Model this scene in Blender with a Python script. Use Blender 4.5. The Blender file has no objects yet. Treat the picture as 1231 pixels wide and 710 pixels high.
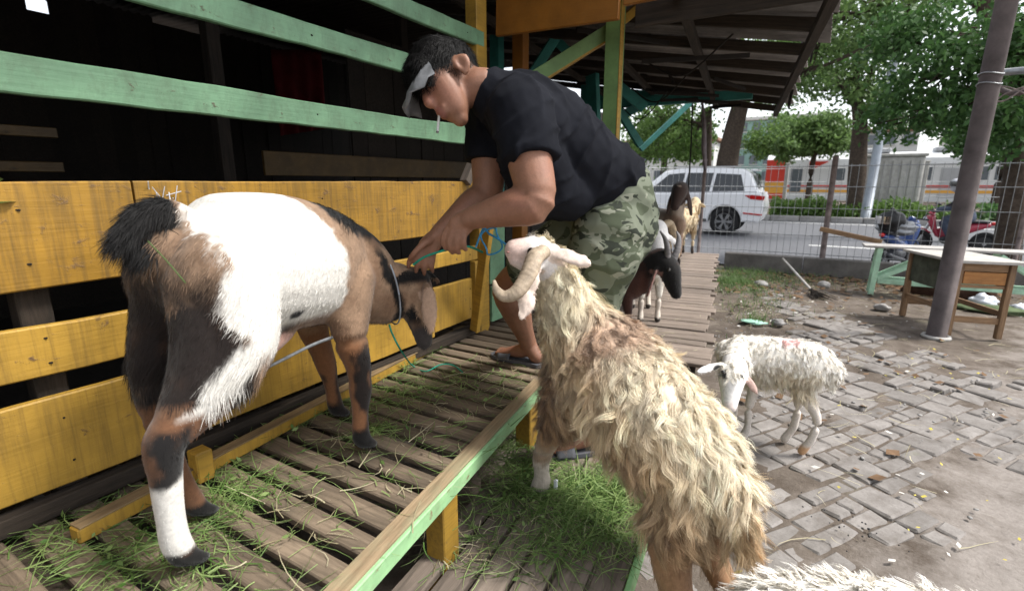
import bpy, bmesh, math, random
import numpy as np
from mathutils import Vector, Matrix

R = math.radians
rnd = random.Random(7)
nrg = np.random.default_rng(11)
SC = bpy.context.scene
COL = SC.collection

# ------------------------------------------------------------------ camera
FPX, CX, CY, HY, YAW, CAMZ = 600.0, 615.5, 355.0, 220.0, 31.0, 1.45
PITCH = math.atan((CY - HY) / FPX)
cam_d = bpy.data.cameras.new('camera')
cam = bpy.data.objects.new('camera', cam_d)
COL.objects.link(cam)
cam_d.sensor_width = 36.0
cam_d.lens = FPX / 1231.0 * 36.0
cam_d.clip_start = 0.05
cam_d.clip_end = 2000.0
cam.location = (0, 0, CAMZ)
cam.rotation_euler = (math.pi / 2 - PITCH, 0, R(YAW))
cam_d.dof.use_dof = True
cam_d.dof.focus_distance = 1.85
cam_d.dof.aperture_fstop = 3.2
SC.camera = cam

# ------------------------------------------------------------------ sky, sun, exposure
SUN_EL, SUN_AZ = R(56), R(66)           # azimuth clockwise from +Y
world = bpy.data.worlds.new('World')
SC.world = world
world.use_nodes = True
wn, wl = world.node_tree.nodes, world.node_tree.links
wn.clear()
sky = wn.new('ShaderNodeTexSky')
sky.sky_type = 'NISHITA'
sky.sun_disc = False
sky.sun_elevation = SUN_EL
sky.sun_rotation = SUN_AZ
sky.air_density = 1.0
sky.dust_density = 2.0
sky.ozone_density = 1.0
hs = wn.new('ShaderNodeHueSaturation')   # thin overcast: the blue is washed out
hs.inputs['Saturation'].default_value = 0.25
bg = wn.new('ShaderNodeBackground')
bg.inputs['Strength'].default_value = 0.09
wo = wn.new('ShaderNodeOutputWorld')
wl.new(sky.outputs[0], hs.inputs['Color'])
wl.new(hs.outputs[0], bg.inputs['Color'])
wl.new(bg.outputs[0], wo.inputs['Surface'])

sun_d = bpy.data.lights.new('sun', 'SUN')
sun_d.energy = 1.5
sun_d.angle = R(11)
sun_d.color = (1.0, 0.96, 0.9)
sun = bpy.data.objects.new('sun', sun_d)
COL.objects.link(sun)
sd = Vector((math.sin(SUN_AZ) * math.cos(SUN_EL), math.cos(SUN_AZ) * math.cos(SUN_EL), math.sin(SUN_EL)))
sun.rotation_euler = sd.to_track_quat('Z', 'Y').to_euler()
sun.location = (0, 0, 30)

vs = SC.view_settings
vs.view_transform = 'Standard'
vs.look = 'None'
vs.exposure = 1.85
vs.gamma = 1.0
vs.use_curve_mapping = False
SC.render.engine = 'CYCLES'
SC.cycles.use_denoising = True
SC.cycles.max_bounces = 6
SC.cycles.diffuse_bounces = 4
SC.cycles.sample_clamp_indirect = 6.0

# ------------------------------------------------------------------ measuring: photo pixel + real distance or height -> world point
_a = R(YAW)
_fh = np.array([-math.sin(_a), math.cos(_a), 0.0])
_rt = np.array([math.cos(_a), math.sin(_a), 0.0])
_fw = _fh * math.cos(PITCH) - np.array([0, 0, math.sin(PITCH)])
_up = np.cross(_rt, _fw)
_C = np.array([0, 0, CAMZ])
def _ray(x, y): return _fw * FPX + _rt * (x - CX) - _up * (y - CY)
def at(x, y, d): return _C + _ray(x, y) / FPX * d
def onz(x, y, z):
    r = _ray(x, y); return _C + r * ((z - CAMZ) / r[2])
def ony(x, y, Y):
    r = _ray(x, y); return _C + r * (Y / r[1])
def onx(x, y, X):
    r = _ray(x, y); return _C + r * (X / r[0])

# ------------------------------------------------------------------ object helpers
def V3(p): return Vector((float(p[0]), float(p[1]), float(p[2])))
def wm(o):
    m = o.matrix_basis.copy()
    while o.parent:
        o = o.parent
        m = o.matrix_basis @ m
    return m
def tag(o, label=None, cat=None, group=None, kind=None):
    if label: o['label'] = label
    if cat: o['category'] = cat
    if group: o['group'] = group
    if kind: o['kind'] = kind
    return o
def link(o, parent=None, M=None):
    COL.objects.link(o)
    if M is None: M = Matrix.Identity(4)
    if parent is not None:
        o.parent = parent
        o.matrix_basis = wm(parent).inverted() @ M
    else:
        o.matrix_basis = M
    return o
def thing(name, label, cat, loc=(0, 0, 0), rz=0.0, group=None, kind=None):
    o = bpy.data.objects.new(name, None)
    o.empty_display_size = 0.05
    link(o, None, Matrix.Translation(V3(loc)) @ Matrix.Rotation(rz, 4, 'Z'))
    return tag(o, label, cat, group, kind)
def meshdata(name, V, F, mat=None, smooth=False, col=None):
    me = bpy.data.meshes.new(name)
    V = np.asarray(V, dtype=np.float32).reshape(-1, 3)
    if isinstance(F, np.ndarray):
        n, k = F.shape
        me.vertices.add(len(V)); me.vertices.foreach_set('co', V.ravel())
        me.loops.add(n * k); me.loops.foreach_set('vertex_index', F.astype(np.int32).ravel())
        me.polygons.add(n)
        me.polygons.foreach_set('loop_start', np.arange(0, n * k, k, dtype=np.int32))
        me.update(calc_edges=True)
    else:
        me.from_pydata([tuple(map(float, v)) for v in V], [], F)
        me.update()
    if smooth:
        me.polygons.foreach_set('use_smooth', np.ones(len(me.polygons), dtype=bool))
    if col is not None:
        a = me.color_attributes.new('Col', 'FLOAT_COLOR', 'POINT')
        c = np.ones((len(V), 4), dtype=np.float32); c[:, :3] = col
        a.data.foreach_set('color', c.ravel())
    if mat: me.materials.append(mat)
    return me
def mk(name, V, F, mat=None, parent=None, smooth=False, col=None, M=None, local=False):
    """world-space vertices -> object (origin at the vertex centre)"""
    V = np.asarray(V, dtype=np.float64).reshape(-1, 3)
    if not local:
        c = V.mean(0); V = V - c
        M = Matrix.Translation(V3(c))
    o = bpy.data.objects.new(name, meshdata(name, V, F, mat, smooth, col))
    return link(o, parent, M)
_boxcache = {}
def boxmesh(name, L, W, H, mat, ch=0.003):
    key = (name, round(L, 3), round(W, 3), round(H, 3), mat.name, ch)
    if key in _boxcache: return _boxcache[key]
    bm = bmesh.new()
    bmesh.ops.create_cube(bm, size=1.0)
    bmesh.ops.scale(bm, vec=(L, W, H), verts=bm.verts)
    if ch > 0:
        bmesh.ops.bevel(bm, geom=list(bm.edges), offset=min(ch, 0.3 * min(L, W, H)), segments=1, affect='EDGES')
    me = bpy.data.meshes.new(name)
    bm.to_mesh(me); bm.free()
    me.materials.append(mat)
    _boxcache[key] = me
    return me
def beam(name, p0, p1, w, h, mat, parent=None, up=(0, 0, 1), ch=0.003, tw=0.0):
    """box from p0 to p1: local X along it, w sideways, h along up"""
    p0, p1, up = V3(p0), V3(p1), V3(up)
    x = (p1 - p0); L = x.length; x.normalize()
    y = up.cross(x)
    if y.length < 1e-4: y = Vector((0, 1, 0)).cross(x)
    y.normalize(); z = x.cross(y)
    M = Matrix((x, y, z)).transposed().to_4x4()
    if tw: M = M @ Matrix.Rotation(tw, 4, 'X')
    M = Matrix.Translation((p0 + p1) / 2) @ M
    o = bpy.data.objects.new(name, boxmesh(name, L, w, h, mat, ch))
    return link(o, parent, M)
def plank(name, p0, p1, w, h, mat, parent=None, warp=.003, seed=None):
    """hand-sawn board: like beam(), with slightly wavy edges and faces"""
    p0, p1 = V3(p0), V3(p1)
    x = (p1 - p0); L = x.length; x.normalize()
    y = Vector((0, 0, 1)).cross(x); y.normalize(); z = x.cross(y)
    n = max(6, int(L / .09)); c = .004
    sec = np.array([(-w/2 + c, -h/2), (w/2 - c, -h/2), (w/2, -h/2 + c), (w/2, h/2 - c), (w/2 - c, h/2), (-w/2 + c, h/2), (-w/2, h/2 - c), (-w/2, -h/2 + c)])
    sd_ = rnd.uniform(0, 99) if seed is None else seed
    V, F = [], []
    for i in range(n + 1):
        s = -L / 2 + L * i / n
        q = np.array([[s * 2.2 + sd_, 0, 0], [s * 2.2 + sd_, 9, 0], [s * 11 + sd_, 4, 0], [s * 11 + sd_, 14, 0]])
        a = hash3(q)
        for (u, v) in sec:
            e = (a[0] * 1.2 + a[2] * .45) if v > 0 else (a[1] * 1.2 + a[3] * .45)
            V.append((s, u + a[1] * warp * .6, v + e * warp))
    for i in range(n):
        for j in range(8):
            k = (j + 1) % 8; F.append((i * 8 + j, i * 8 + k, i * 8 + 8 + k, i * 8 + 8 + j)[::-1])
    F += [tuple(range(8)), tuple(range(n * 8, n * 8 + 8))[::-1]]
    M = Matrix.Translation((p0 + p1) / 2) @ Matrix((x, y, z)).transposed().to_4x4()
    o = bpy.data.objects.new(name, meshdata(name, V, F, mat))
    return link(o, parent, M)
def box(name, c, s, mat, parent=None, rz=0.0, ch=0.003):
    o = bpy.data.objects.new(name, boxmesh(name, s[0], s[1], s[2], mat, ch))
    return link(o, parent, Matrix.Translation(V3(c)) @ Matrix.Rotation(rz, 4, 'Z'))
def crom(P, n):
    """Catmull-Rom resample of rows (any width), n steps between points"""
    P = np.asarray(P, dtype=float)
    if n <= 1: return P
    Q = np.vstack([2 * P[0] - P[1], P, 2 * P[-1] - P[-2]])
    out = []
    for i in range(1, len(Q) - 2):
        a, b, c, d = Q[i - 1], Q[i], Q[i + 1], Q[i + 2]
        for t in np.arange(n) / n:
            out.append(0.5 * (2 * b + (c - a) * t + (2 * a - 5 * b + 4 * c - d) * t * t + (3 * b - a - 3 * c + d) * t ** 3))
    out.append(P[-1])
    return np.array(out)
def tubegeo(P, rx, ry=None, segs=10, up=(0, 0, 1), cap='round', sub=1, power=1.0):
    """swept ellipse; rx sideways radius, ry radius along up. returns V, F(list)"""
    P = np.asarray(P, dtype=float)
    n = len(P)
    rx = np.broadcast_to(np.asarray(rx, dtype=float), (n,))
    ry = rx if ry is None else np.broadcast_to(np.asarray(ry, dtype=float), (n,))
    D = crom(np.column_stack([P, rx, ry]), sub)
    P, rx, ry = D[:, :3], np.maximum(D[:, 3], 1e-4), np.maximum(D[:, 4], 1e-4)
    T = np.gradient(P, axis=0); T /= np.linalg.norm(T, axis=1)[:, None] + 1e-12
    if cap == 'round':
        ks = (0.5, 0.8, 0.98)
        a0, a1 = [], []
        for k in ks[::-1]:
            s = math.sqrt(1 - k * k); a0.append((P[0] - T[0] * min(rx[0], ry[0]) * k, rx[0] * s, ry[0] * s, T[0]))
        for k in ks:
            s = math.sqrt(1 - k * k); a1.append((P[-1] + T[-1] * min(rx[-1], ry[-1]) * k, rx[-1] * s, ry[-1] * s, T[-1]))
        P = np.vstack([[a[0] for a in a0], P, [a[0] for a in a1]])
        rx = np.concatenate([[a[1] for a in a0], rx, [a[1] for a in a1]])
        ry = np.concatenate([[a[2] for a in a0], ry, [a[2] for a in a1]])
        T = np.vstack([[a[3] for a in a0], T, [a[3] for a in a1]])
    up = np.asarray(up, dtype=float)
    th = np.linspace(0, 2 * math.pi, segs, endpoint=False)
    c_, s_ = np.cos(th), np.sin(th)
    V = []
    u = up
    for i in range(len(P)):
        s = np.cross(T[i], u)
        if np.linalg.norm(s) < 1e-3:
            s = np.cross(T[i], np.array([1.0, 0.1, 0.0]))
        s /= np.linalg.norm(s)
        w = np.cross(s, T[i])
        if cap == 'follow': u = w
        V.append(P[i] + np.outer(c_ * rx[i], s) + np.outer(s_ * ry[i], w))
    V = np.vstack(V); m = len(P)
    F = []
    for i in range(m - 1):
        for j in range(segs):
            k = (j + 1) % segs
            F.append((i * segs + j, (i + 1) * segs + j, (i + 1) * segs + k, i * segs + k)[::-1])
    F.append(tuple(range(segs)))
    F.append(tuple(range((m - 1) * segs, m * segs))[::-1])
    F = [f[::-1] for f in F]
    return V, F
def tube(name, P, r, mat, parent=None, ry=None, segs=8, up=(0, 0, 1), cap='flat', sub=1, smooth=True, col=None):
    V, F = tubegeo(P, r, ry, segs, up, cap, sub)
    return mk(name, V, F, mat, parent, smooth, col)
def joingeo(parts):
    V, F, o = [], [], 0
    for v, f in parts:
        V.append(np.asarray(v, dtype=float)); F += [tuple(i + o for i in q) for q in f]; o += len(v)
    return np.vstack(V), F
def boxgeo(c, s, M3=None):
    v = np.array([(x, y, z) for x in (-.5, .5) for y in (-.5, .5) for z in (-.5, .5)]) * np.asarray(s, float)
    if M3 is not None: v = v @ np.asarray(M3).T
    return v + np.asarray(c, float), [(0, 1, 3, 2), (4, 6, 7, 5), (0, 4, 5, 1), (2, 3, 7, 6), (0, 2, 6, 4), (1, 5, 7, 3)]
def remesh(parts, voxel, smooth_it=4):
    """fuse overlapping closed shapes into one continuous skin; returns V, F (quads) as arrays"""
    V, F = joingeo(parts)
    me = meshdata('fuse', V, F)
    o = bpy.data.objects.new('fuse', me); COL.objects.link(o)
    md = o.modifiers.new('r', 'REMESH'); md.mode = 'VOXEL'; md.voxel_size = voxel; md.adaptivity = 0.0
    dg = bpy.context.evaluated_depsgraph_get()
    ev = o.evaluated_get(dg)
    m2 = ev.to_mesh()
    n = len(m2.vertices)
    W = np.empty(n * 3); m2.vertices.foreach_get('co', W); W = W.reshape(-1, 3)
    Q = np.empty(len(m2.loops), dtype=np.int32); m2.loops.foreach_get('vertex_index', Q)
    if len(Q) == 4 * len(m2.polygons): Q = Q.reshape(-1, 4)
    else: raise RuntimeError('non-quad remesh')
    E = np.empty(len(m2.edges) * 2, dtype=np.int32); m2.edges.foreach_get('vertices', E); E = E.reshape(-1, 2)
    ev.to_mesh_clear()
    bpy.data.objects.remove(o); bpy.data.meshes.remove(me)
    W = lapl(W, E, smooth_it)
    return W, Q, E
def lapl(W, E, it, lam=0.5):
    n = len(W)
    deg = np.bincount(E.ravel(), minlength=n).astype(float)[:, None]
    for _ in range(it):
        S = np.zeros_like(W)
        np.add.at(S, E[:, 0], W[E[:, 1]]); np.add.at(S, E[:, 1], W[E[:, 0]])
        W = W + lam * (S / deg - W)
    return W
def vnormals(V, F):
    a, b, c = V[F[:, 0]], V[F[:, 1]], V[F[:, 2]]
    n = np.cross(b - a, c - a)
    if F.shape[1] == 4: n = n + np.cross(c - a, V[F[:, 3]] - a)
    N = np.zeros_like(V)
    for k in range(F.shape[1]): np.add.at(N, F[:, k], n)
    return N / (np.linalg.norm(N, axis=1)[:, None] + 1e-12)
def hash3(P, s=0.0):
    """smooth value noise in [-1,1] at rows of P (numpy, trilinear)"""
    P = np.asarray(P, float) + s * 17.31
    i = np.floor(P).astype(np.int64); f = P - i; f = f * f * (3 - 2 * f)
    def h(x, y, z):
        k = (x * 374761393 + y * 668265263 + z * 2147483647) & 0xffffffff
        k = ((k ^ (k >> 13)) * 1274126177) & 0xffffffff
        return ((k ^ (k >> 16)) & 0xffff) / 32767.5 - 1
    r = 0
    for dx in (0, 1):
        for dy in (0, 1):
            for dz in (0, 1):
                w = (f[:, 0] if dx else 1 - f[:, 0]) * (f[:, 1] if dy else 1 - f[:, 1]) * (f[:, 2] if dz else 1 - f[:, 2])
                r = r + w * h(i[:, 0] + dx, i[:, 1] + dy, i[:, 2] + dz)
    return r
def fbm(P, s=0.0):
    P = np.asarray(P, float)
    return hash3(P, s) * 0.57 + hash3(P * 2.1, s + 1) * 0.29 + hash3(P * 4.3, s + 2) * 0.14
def sstep(a, b, x):
    t = np.clip((x - a) / (b - a), 0, 1); return t * t * (3 - 2 * t)
def mixc(c, d, t):
    t = np.asarray(t)[:, None]; return np.asarray(c) * (1 - t) + np.asarray(d) * t
def srgb(r, g, b):
    return tuple((c / 255 / 12.92 if c <= 10 else ((c / 255 + 0.055) / 1.055) ** 2.4) for c in (r, g, b))

# ------------------------------------------------------------------ materials
def base_mat(name, rough=0.8, spec=0.3):
    m = bpy.data.materials.new(name); m.use_nodes = True
    nt = m.node_tree; b = nt.nodes['Principled BSDF']
    b.inputs['Roughness'].default_value = rough
    b.inputs['Specular IOR Level'].default_value = spec
    return m, nt.nodes, nt.links, b
def coords(N, L, scale=(1, 1, 1), kind='Object'):
    tc = N.new('ShaderNodeTexCoord'); mp = N.new('ShaderNodeMapping')
    mp.inputs['Scale'].default_value = scale
    L.new(tc.outputs[kind], mp.inputs['Vector']); return mp.outputs[0]
def noise(N, L, vec, scale, detail=5, rough=0.6, dist=0.0):
    n = N.new('ShaderNodeTexNoise'); n.inputs['Scale'].default_value = scale; n.inputs['Detail'].default_value = detail
    n.inputs['Roughness'].default_value = rough; n.inputs['Distortion'].default_value = dist
    L.new(vec, n.inputs['Vector']); return n.outputs['Fac']
def ramp(N, L, fac, stops):
    r = N.new('ShaderNodeValToRGB'); e = r.color_ramp.elements
    while len(e) < len(stops): e.new(0.5)
    for k, (p, c) in enumerate(stops):
        e[k].position = p
        e[k].color = (c, c, c, 1) if isinstance(c, (int, float)) else (*c, 1)
    L.new(fac, r.inputs[0]); return r.outputs[0]
def mix(N, L, fac, a, b, mode='MIX'):
    m = N.new('ShaderNodeMix'); m.data_type = 'RGBA'; m.blend_type = mode
    for s, v in ((m.inputs[0], fac), (m.inputs[6], a), (m.inputs[7], b)):
        if hasattr(v, 'links') or hasattr(v, 'is_linked'): L.new(v, s)
        elif isinstance(v, (int, float)): s.default_value = v if s.type == 'VALUE' else (v, v, v, 1)
        else: s.default_value = (*v, 1)
    return m.outputs[2]
def bump(N, L, b, h, strength=0.3, dist=0.01):
    n = N.new('ShaderNodeBump'); n.inputs['Strength'].default_value = strength; n.inputs['Distance'].default_value = dist
    L.new(h, n.inputs['Height']); L.new(n.outputs[0], b.inputs['Normal'])
def per_object(N, L, col, lo=0.75, hi=1.2):
    oi = N.new('ShaderNodeObjectInfo'); mr = N.new('ShaderNodeMapRange')
    mr.inputs[3].default_value = lo; mr.inputs[4].default_value = hi
    L.new(oi.outputs['Random'], mr.inputs[0])
    return mix(N, L, 1.0, col, mr.outputs[0], 'MULTIPLY')
def wood(name, dark, light, rough=0.85, var=(0.75, 1.2), dirt=(0.05, 0.04, 0.03), dirt_amt=0.5, g=1.0):
    m, N, L, b = base_mat(name, rough)
    v = coords(N, L, (2.2 * g, 34 * g, 34 * g))
    gr = noise(N, L, v, 1.6, 8, 0.65, 0.6)
    c = ramp(N, L, gr, [(0.3, dark), (0.7, light)])
    v2 = coords(N, L, (4, 7, 7))
    st = noise(N, L, v2, 1.3, 5, 0.7)
    c = mix(N, L, ramp(N, L, st, [(0.45, 0.0), (0.75, dirt_amt)]), c, dirt)
    c = per_object(N, L, c, *var)
    L.new(c, b.inputs['Base Color']); bump(N, L, b, gr, 0.6, 0.006)
    return m
def paint(name, col, wear, wear_at=(0.60, 0.72), streak=(16, 16, 1.6), dirt=(0.10, 0.06, 0.02), dirt_at=(0.52, 0.8, 0.55), rough=0.55, var=(0.9, 1.08), edge=None):
    """painted wood: brush tone, grime streaks, chipped patches"""
    m, N, L, b = base_mat(name, rough, 0.35)
    v1 = coords(N, L, (5, 5, 5)); tone = noise(N, L, v1, 1.0, 6, 0.6)
    dk = tuple(c * 0.62 for c in col); lt = tuple(min(1, c * 1.12) for c in col)
    c = ramp(N, L, tone, [(0.3, dk), (0.62, lt)])
    v2 = coords(N, L, streak); s = noise(N, L, v2, 2.2, 8, 0.72, 0.3)
    c = mix(N, L, ramp(N, L, s, [(dirt_at[0], 0.0), (dirt_at[1], dirt_at[2])]), c, dirt)
    v3 = coords(N, L, (9, 9, 14)); w = noise(N, L, v3, 2.0, 9, 0.7, 0.4)
    wf = ramp(N, L, w, [(wear_at[0], 0.0), (wear_at[1], 1.0)])
    c = mix(N, L, wf, c, wear)
    v4 = coords(N, L, (3, 60, 60)); gr = noise(N, L, v4, 1.5, 4)
    if edge is not None:       # bare worn wood on the trodden edges
        geo = N.new('ShaderNodeNewGeometry')
        pf = ramp(N, L, geo.outputs['Pointiness'], [(0.52, 0.0), (0.6, 0.8)])
        c = mix(N, L, pf, c, edge)
    c = per_object(N, L, c, *var)
    L.new(c, b.inputs['Base Color'])
    add = N.new('ShaderNodeMath'); add.operation = 'ADD'; L.new(gr, add.inputs[0]); L.new(wf, add.inputs[1])
    bump(N, L, b, add.outputs[0], 0.35, 0.004)
    return m
def plain(name, col, rough=0.6, spec=0.4, metal=0.0, nscale=8.0, amt=0.25, bmp=0.1, var=None, coat=0.0):
    m, N, L, b = base_mat(name, rough, spec)
    v = coords(N, L); n = noise(N, L, v, nscale, 6, 0.65)
    c = ramp(N, L, n, [(0.3, tuple(x * (1 - amt) for x in col)), (0.7, tuple(min(1, x * (1 + amt * 0.6)) for x in col))])
    if var: c = per_object(N, L, c, *var)
    L.new(c, b.inputs['Base Color']); b.inputs['Metallic'].default_value = metal
    b.inputs['Coat Weight'].default_value = coat
    if bmp: bump(N, L, b, n, bmp, 0.004)
    return m
def vcol(name, rough=0.75, spec=0.2, nscale=60.0, amt=0.25, bmp=0.15, sheen=0.0, sss=0.0):
    m, N, L, b = base_mat(name, rough, spec)
    a = N.new('ShaderNodeVertexColor'); a.layer_name = 'Col'
    v = coords(N, L); n = noise(N, L, v, nscale, 5, 0.7)
    k = ramp(N, L, n, [(0.25, 1 - amt), (0.75, 1 + amt * 0.4)])
    L.new(mix(N, L, 1.0, a.outputs[0], k, 'MULTIPLY'), b.inputs['Base Color'])
    b.inputs['Sheen Weight'].default_value = sheen
    if sss:
        b.inputs['Subsurface Weight'].default_value = sss
        b.inputs['Subsurface Radius'].default_value = (0.012, 0.005, 0.003)
        b.inputs['Subsurface Scale'].default_value = 0.4
    if bmp: bump(N, L, b, n, bmp, 0.003)
    return m
def leafmat(name, c1, c2, trans=0.35, rough=0.55):
    m, N, L, b = base_mat(name, rough, 0.3)
    geo = N.new('ShaderNodeNewGeometry')
    c = ramp(N, L, geo.outputs['Random Per Island'], [(0.0, c1), (1.0, c2)])
    L.new(c, b.inputs['Base Color'])
    t = N.new('ShaderNodeBsdfTranslucent'); L.new(c, t.inputs['Color'])
    ms = N.new('ShaderNodeMixShader'); ms.inputs[0].default_value = trans
    L.new(b.outputs[0], ms.inputs[1]); L.new(t.outputs[0], ms.inputs[2])
    L.new(ms.outputs[0], N['Material Output'].inputs['Surface'])
    return m

YEL = (0.36, 0.212, 0.032)
m_yellow = paint('yellow_paint', YEL, (0.13, 0.075, 0.035), (0.62, 0.69), (24, 24, 1.2), dirt_at=(0.47, 0.74, 0.65))
m_yellow_top = paint('yellow_paint_dirty', (0.30, 0.162, 0.020), (0.12, 0.07, 0.035), (0.58, 0.68), (28, 28, 1.1), dirt_at=(0.44, 0.70, 0.8))
m_mint = paint('mint_paint', (0.14, 0.265, 0.155), (0.09, 0.07, 0.045), (0.63, 0.70), (9, 9, 5), dirt=(0.07, 0.10, 0.06), dirt_at=(0.46, 0.74, 0.65))
m_mint_new = paint('bright_mint_paint', (0.27, 0.52, 0.23), (0.40, 0.30, 0.16), (0.63, 0.70), (7, 7, 7), dirt=(0.16, 0.22, 0.12))
m_green = paint('green_paint', (0.12, 0.21, 0.075), (0.12, 0.09, 0.05), (0.66, 0.74), (7, 7, 7), dirt=(0.06, 0.08, 0.04))
m_teal = paint('teal_paint', (0.03, 0.17, 0.15), (0.05, 0.05, 0.04), (0.62, 0.74), (7, 7, 7), dirt=(0.02, 0.05, 0.05))
m_orange = paint('orange_paint', (0.21, 0.08, 0.008), (0.12, 0.06, 0.03), (0.68, 0.76), (9, 9, 9))
m_slat = wood('trodden_slat_wood', (0.060, 0.044, 0.030), (0.210, 0.160, 0.112), dirt=(0.045, 0.04, 0.028), dirt_amt=0.65)
m_plank = wood('grey_plank_wood', (0.075, 0.06, 0.048), (0.23, 0.185, 0.15), dirt=(0.06, 0.05, 0.04), dirt_amt=0.5, g=0.8)
m_walk = wood('walkway_plank_wood', (0.12, 0.094, 0.078), (0.29, 0.235, 0.195), dirt=(0.10, 0.08, 0.06), dirt_amt=0.5, g=0.8)
m_dark = wood('old_dark_wood', (0.014, 0.011, 0.008), (0.048, 0.035, 0.025), dirt=(0.01, 0.009, 0.008), dirt_amt=0.6)
m_table = wood('desk_wood', (0.17, 0.10, 0.055), (0.36, 0.23, 0.13), dirt=(0.08, 0.06, 0.05), dirt_amt=0.5)

# ================================================================== GROUND, ROAD, PAVING
def ground_mat():
    m, N, L, b = base_mat('dusty_earth', 0.95, 0.1)
    v = coords(N, L)
    big = noise(N, L, v, 0.55, 4, 0.6); mid = noise(N, L, v, 3.2, 8, 0.7); fine = noise(N, L, v, 38, 6, 0.75)
    c = ramp(N, L, mid, [(0.3, (0.07, 0.055, 0.043)), (0.52, (0.13, 0.108, 0.09)), (0.72, (0.21, 0.18, 0.155))])
    # pale compacted dust to the right of the worn paving
    sx = N.new('ShaderNodeSeparateXYZ'); L.new(v, sx.inputs[0])
    ma = N.new('ShaderNodeMath'); ma.operation = 'MULTIPLY_ADD'; ma.inputs[1].default_value = -0.36; ma.inputs[2].default_value = 0.55
    L.new(sx.outputs[1], ma.inputs[0])
    mb = N.new('ShaderNodeMath'); mb.operation = 'ADD'; L.new(sx.outputs[0], mb.inputs[0]); L.new(ma.outputs[0], mb.inputs[1])
    mc = N.new('ShaderNodeMath'); mc.operation = 'MULTIPLY_ADD'; mc.inputs[1].default_value = 1.6; mc.inputs[2].default_value = -0.75
    L.new(mid, mc.inputs[0])
    md = N.new('ShaderNodeMath'); md.operation = 'ADD'; L.new(mb.outputs[0], md.inputs[0]); L.new(mc.outputs[0], md.inputs[1])
    pale = ramp(N, L, md.outputs[0], [(0.0, 0.0), (0.45, 0.85)])
    pc = ramp(N, L, fine, [(0.3, (0.20, 0.178, 0.16)), (0.7, (0.31, 0.282, 0.26))])
    c = mix(N, L, pale, c, pc)
    moss = ramp(N, L, noise(N, L, v, 2.1, 6, 0.6), [(0.6, 0.0), (0.72, 0.55)])
    inv = N.new('ShaderNodeMath'); inv.operation = 'MULTIPLY'
    iv2 = N.new('ShaderNodeMath'); iv2.operation = 'SUBTRACT'; iv2.inputs[0].default_value = 1.0
    L.new(pale, iv2.inputs[1]); L.new(moss, inv.inputs[0]); L.new(iv2.outputs[0], inv.inputs[1])
    c = mix(N, L, inv.outputs[0], c, (0.075, 0.085, 0.045))
    sp = ramp(N, L, fine, [(0.62, 0.0), (0.7, 0.5)]); c = mix(N, L, sp, c, (0.06, 0.05, 0.045))
    L.new(c, b.inputs['Base Color'])
    h = N.new('ShaderNodeMath'); h.operation = 'ADD'; L.new(mid, h.inputs[0]); L.new(fine, h.inputs[1])
    bump(N, L, b, h.outputs[0], 0.55, 0.02)
    return m
m_ground = ground_mat()
gx = np.concatenate([[-900, -300, -100, -40, -15], np.concatenate([np.arange(-6, -1.3, .12), np.arange(-1.3, 2.2, .04), np.arange(2.2, 6.01, .12)]), [9, 15, 40, 100, 300, 900]])
gy = np.concatenate([[-300, -60, -15, -4], np.arange(-1, 9.3, 0.05), [9.6, 10, 14, 30, 60, 120, 300, 900]])
GX, GY = np.meshgrid(gx, gy)
P = np.column_stack([GX.ravel(), GY.ravel(), np.zeros(GX.size)])
inn = (np.abs(P[:, 0]) < 5.5) & (P[:, 1] > -0.9) & (P[:, 1] < 9.1)
hz = (fbm(P * 1.3) * 0.03 + fbm(P * 6, 3) * 0.012) * inn
lft = sstep(0.25, -0.4, P[:, 0] + 0.12 * (P[:, 1] - 4)) * inn      # rougher earth beside the walkway
hz = hz * (0.35 + 1.5 * lft)
hz = hz + np.clip(fbm(P * 4.5, 9) * .016 + fbm(P * 17, 11) * .007, -.008, .016) * inn * (P[:, 0] > -.5)
P[:, 2] = np.where(P[:, 1] < 9.2, hz - 0.012, -0.03)
nx, ny = len(gx), len(gy)
idx = np.arange(nx * ny).reshape(ny, nx)
Fq = np.column_stack([idx[:-1, :-1].ravel(), idx[:-1, 1:].ravel(), idx[1:, 1:].ravel(), idx[1:, :-1].ravel()])
ground = mk('ground', P, Fq, m_ground, smooth=True, local=True)
tag(ground, 'dusty brown and grey earth of the yard', kind='structure')
def gz(x, y):
    p = np.array([[x, y, 0.0]])
    l = sstep(0.25, -0.4, p[:, 0] + 0.12 * (p[:, 1] - 4))
    return float(((fbm(p * 1.3) * 0.03 + fbm(p * 6, 3) * 0.012) * (0.35 + 1.5 * l))[0] - 0.012)

m_asphalt = plain('asphalt', (0.105, 0.108, 0.118), 0.85, 0.3, nscale=5, amt=0.2, bmp=0.2)
m_line = plain('road_paint', (0.72, 0.72, 0.70), 0.7, 0.3, nscale=12, amt=0.25)
road = mk('road', [(-60, 9.8, 0.0), (60, 9.8, 0.0), (60, 22.4, 0.0), (-60, 22.4, 0.0)], [(0, 1, 2, 3)], m_asphalt, local=True)
tag(road, 'grey asphalt street beyond the fence', kind='structure')
for k in range(-3, 5):
    x0 = -0.05 + 5.2 * k
    box('lane_marking', (x0 + 1.2, 13.82, 0.006), (2.4, 0.13, 0.004), m_line, road, ch=0)
box('edge_line', (0, 21.6, 0.006), (110, 0.16, 0.004), m_line, road, ch=0)
m_conc = plain('old_concrete', (0.16, 0.15, 0.14), 0.9, 0.2, nscale=4, amt=0.45, bmp=0.5)
m_conc_l = plain('pale_concrete', (0.42, 0.41, 0.39), 0.85, 0.2, nscale=4, amt=0.3, bmp=0.3)
m_kerb = plain('kerb_concrete', (0.30, 0.29, 0.28), 0.85, 0.2, nscale=3, amt=0.35, bmp=0.3)
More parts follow.
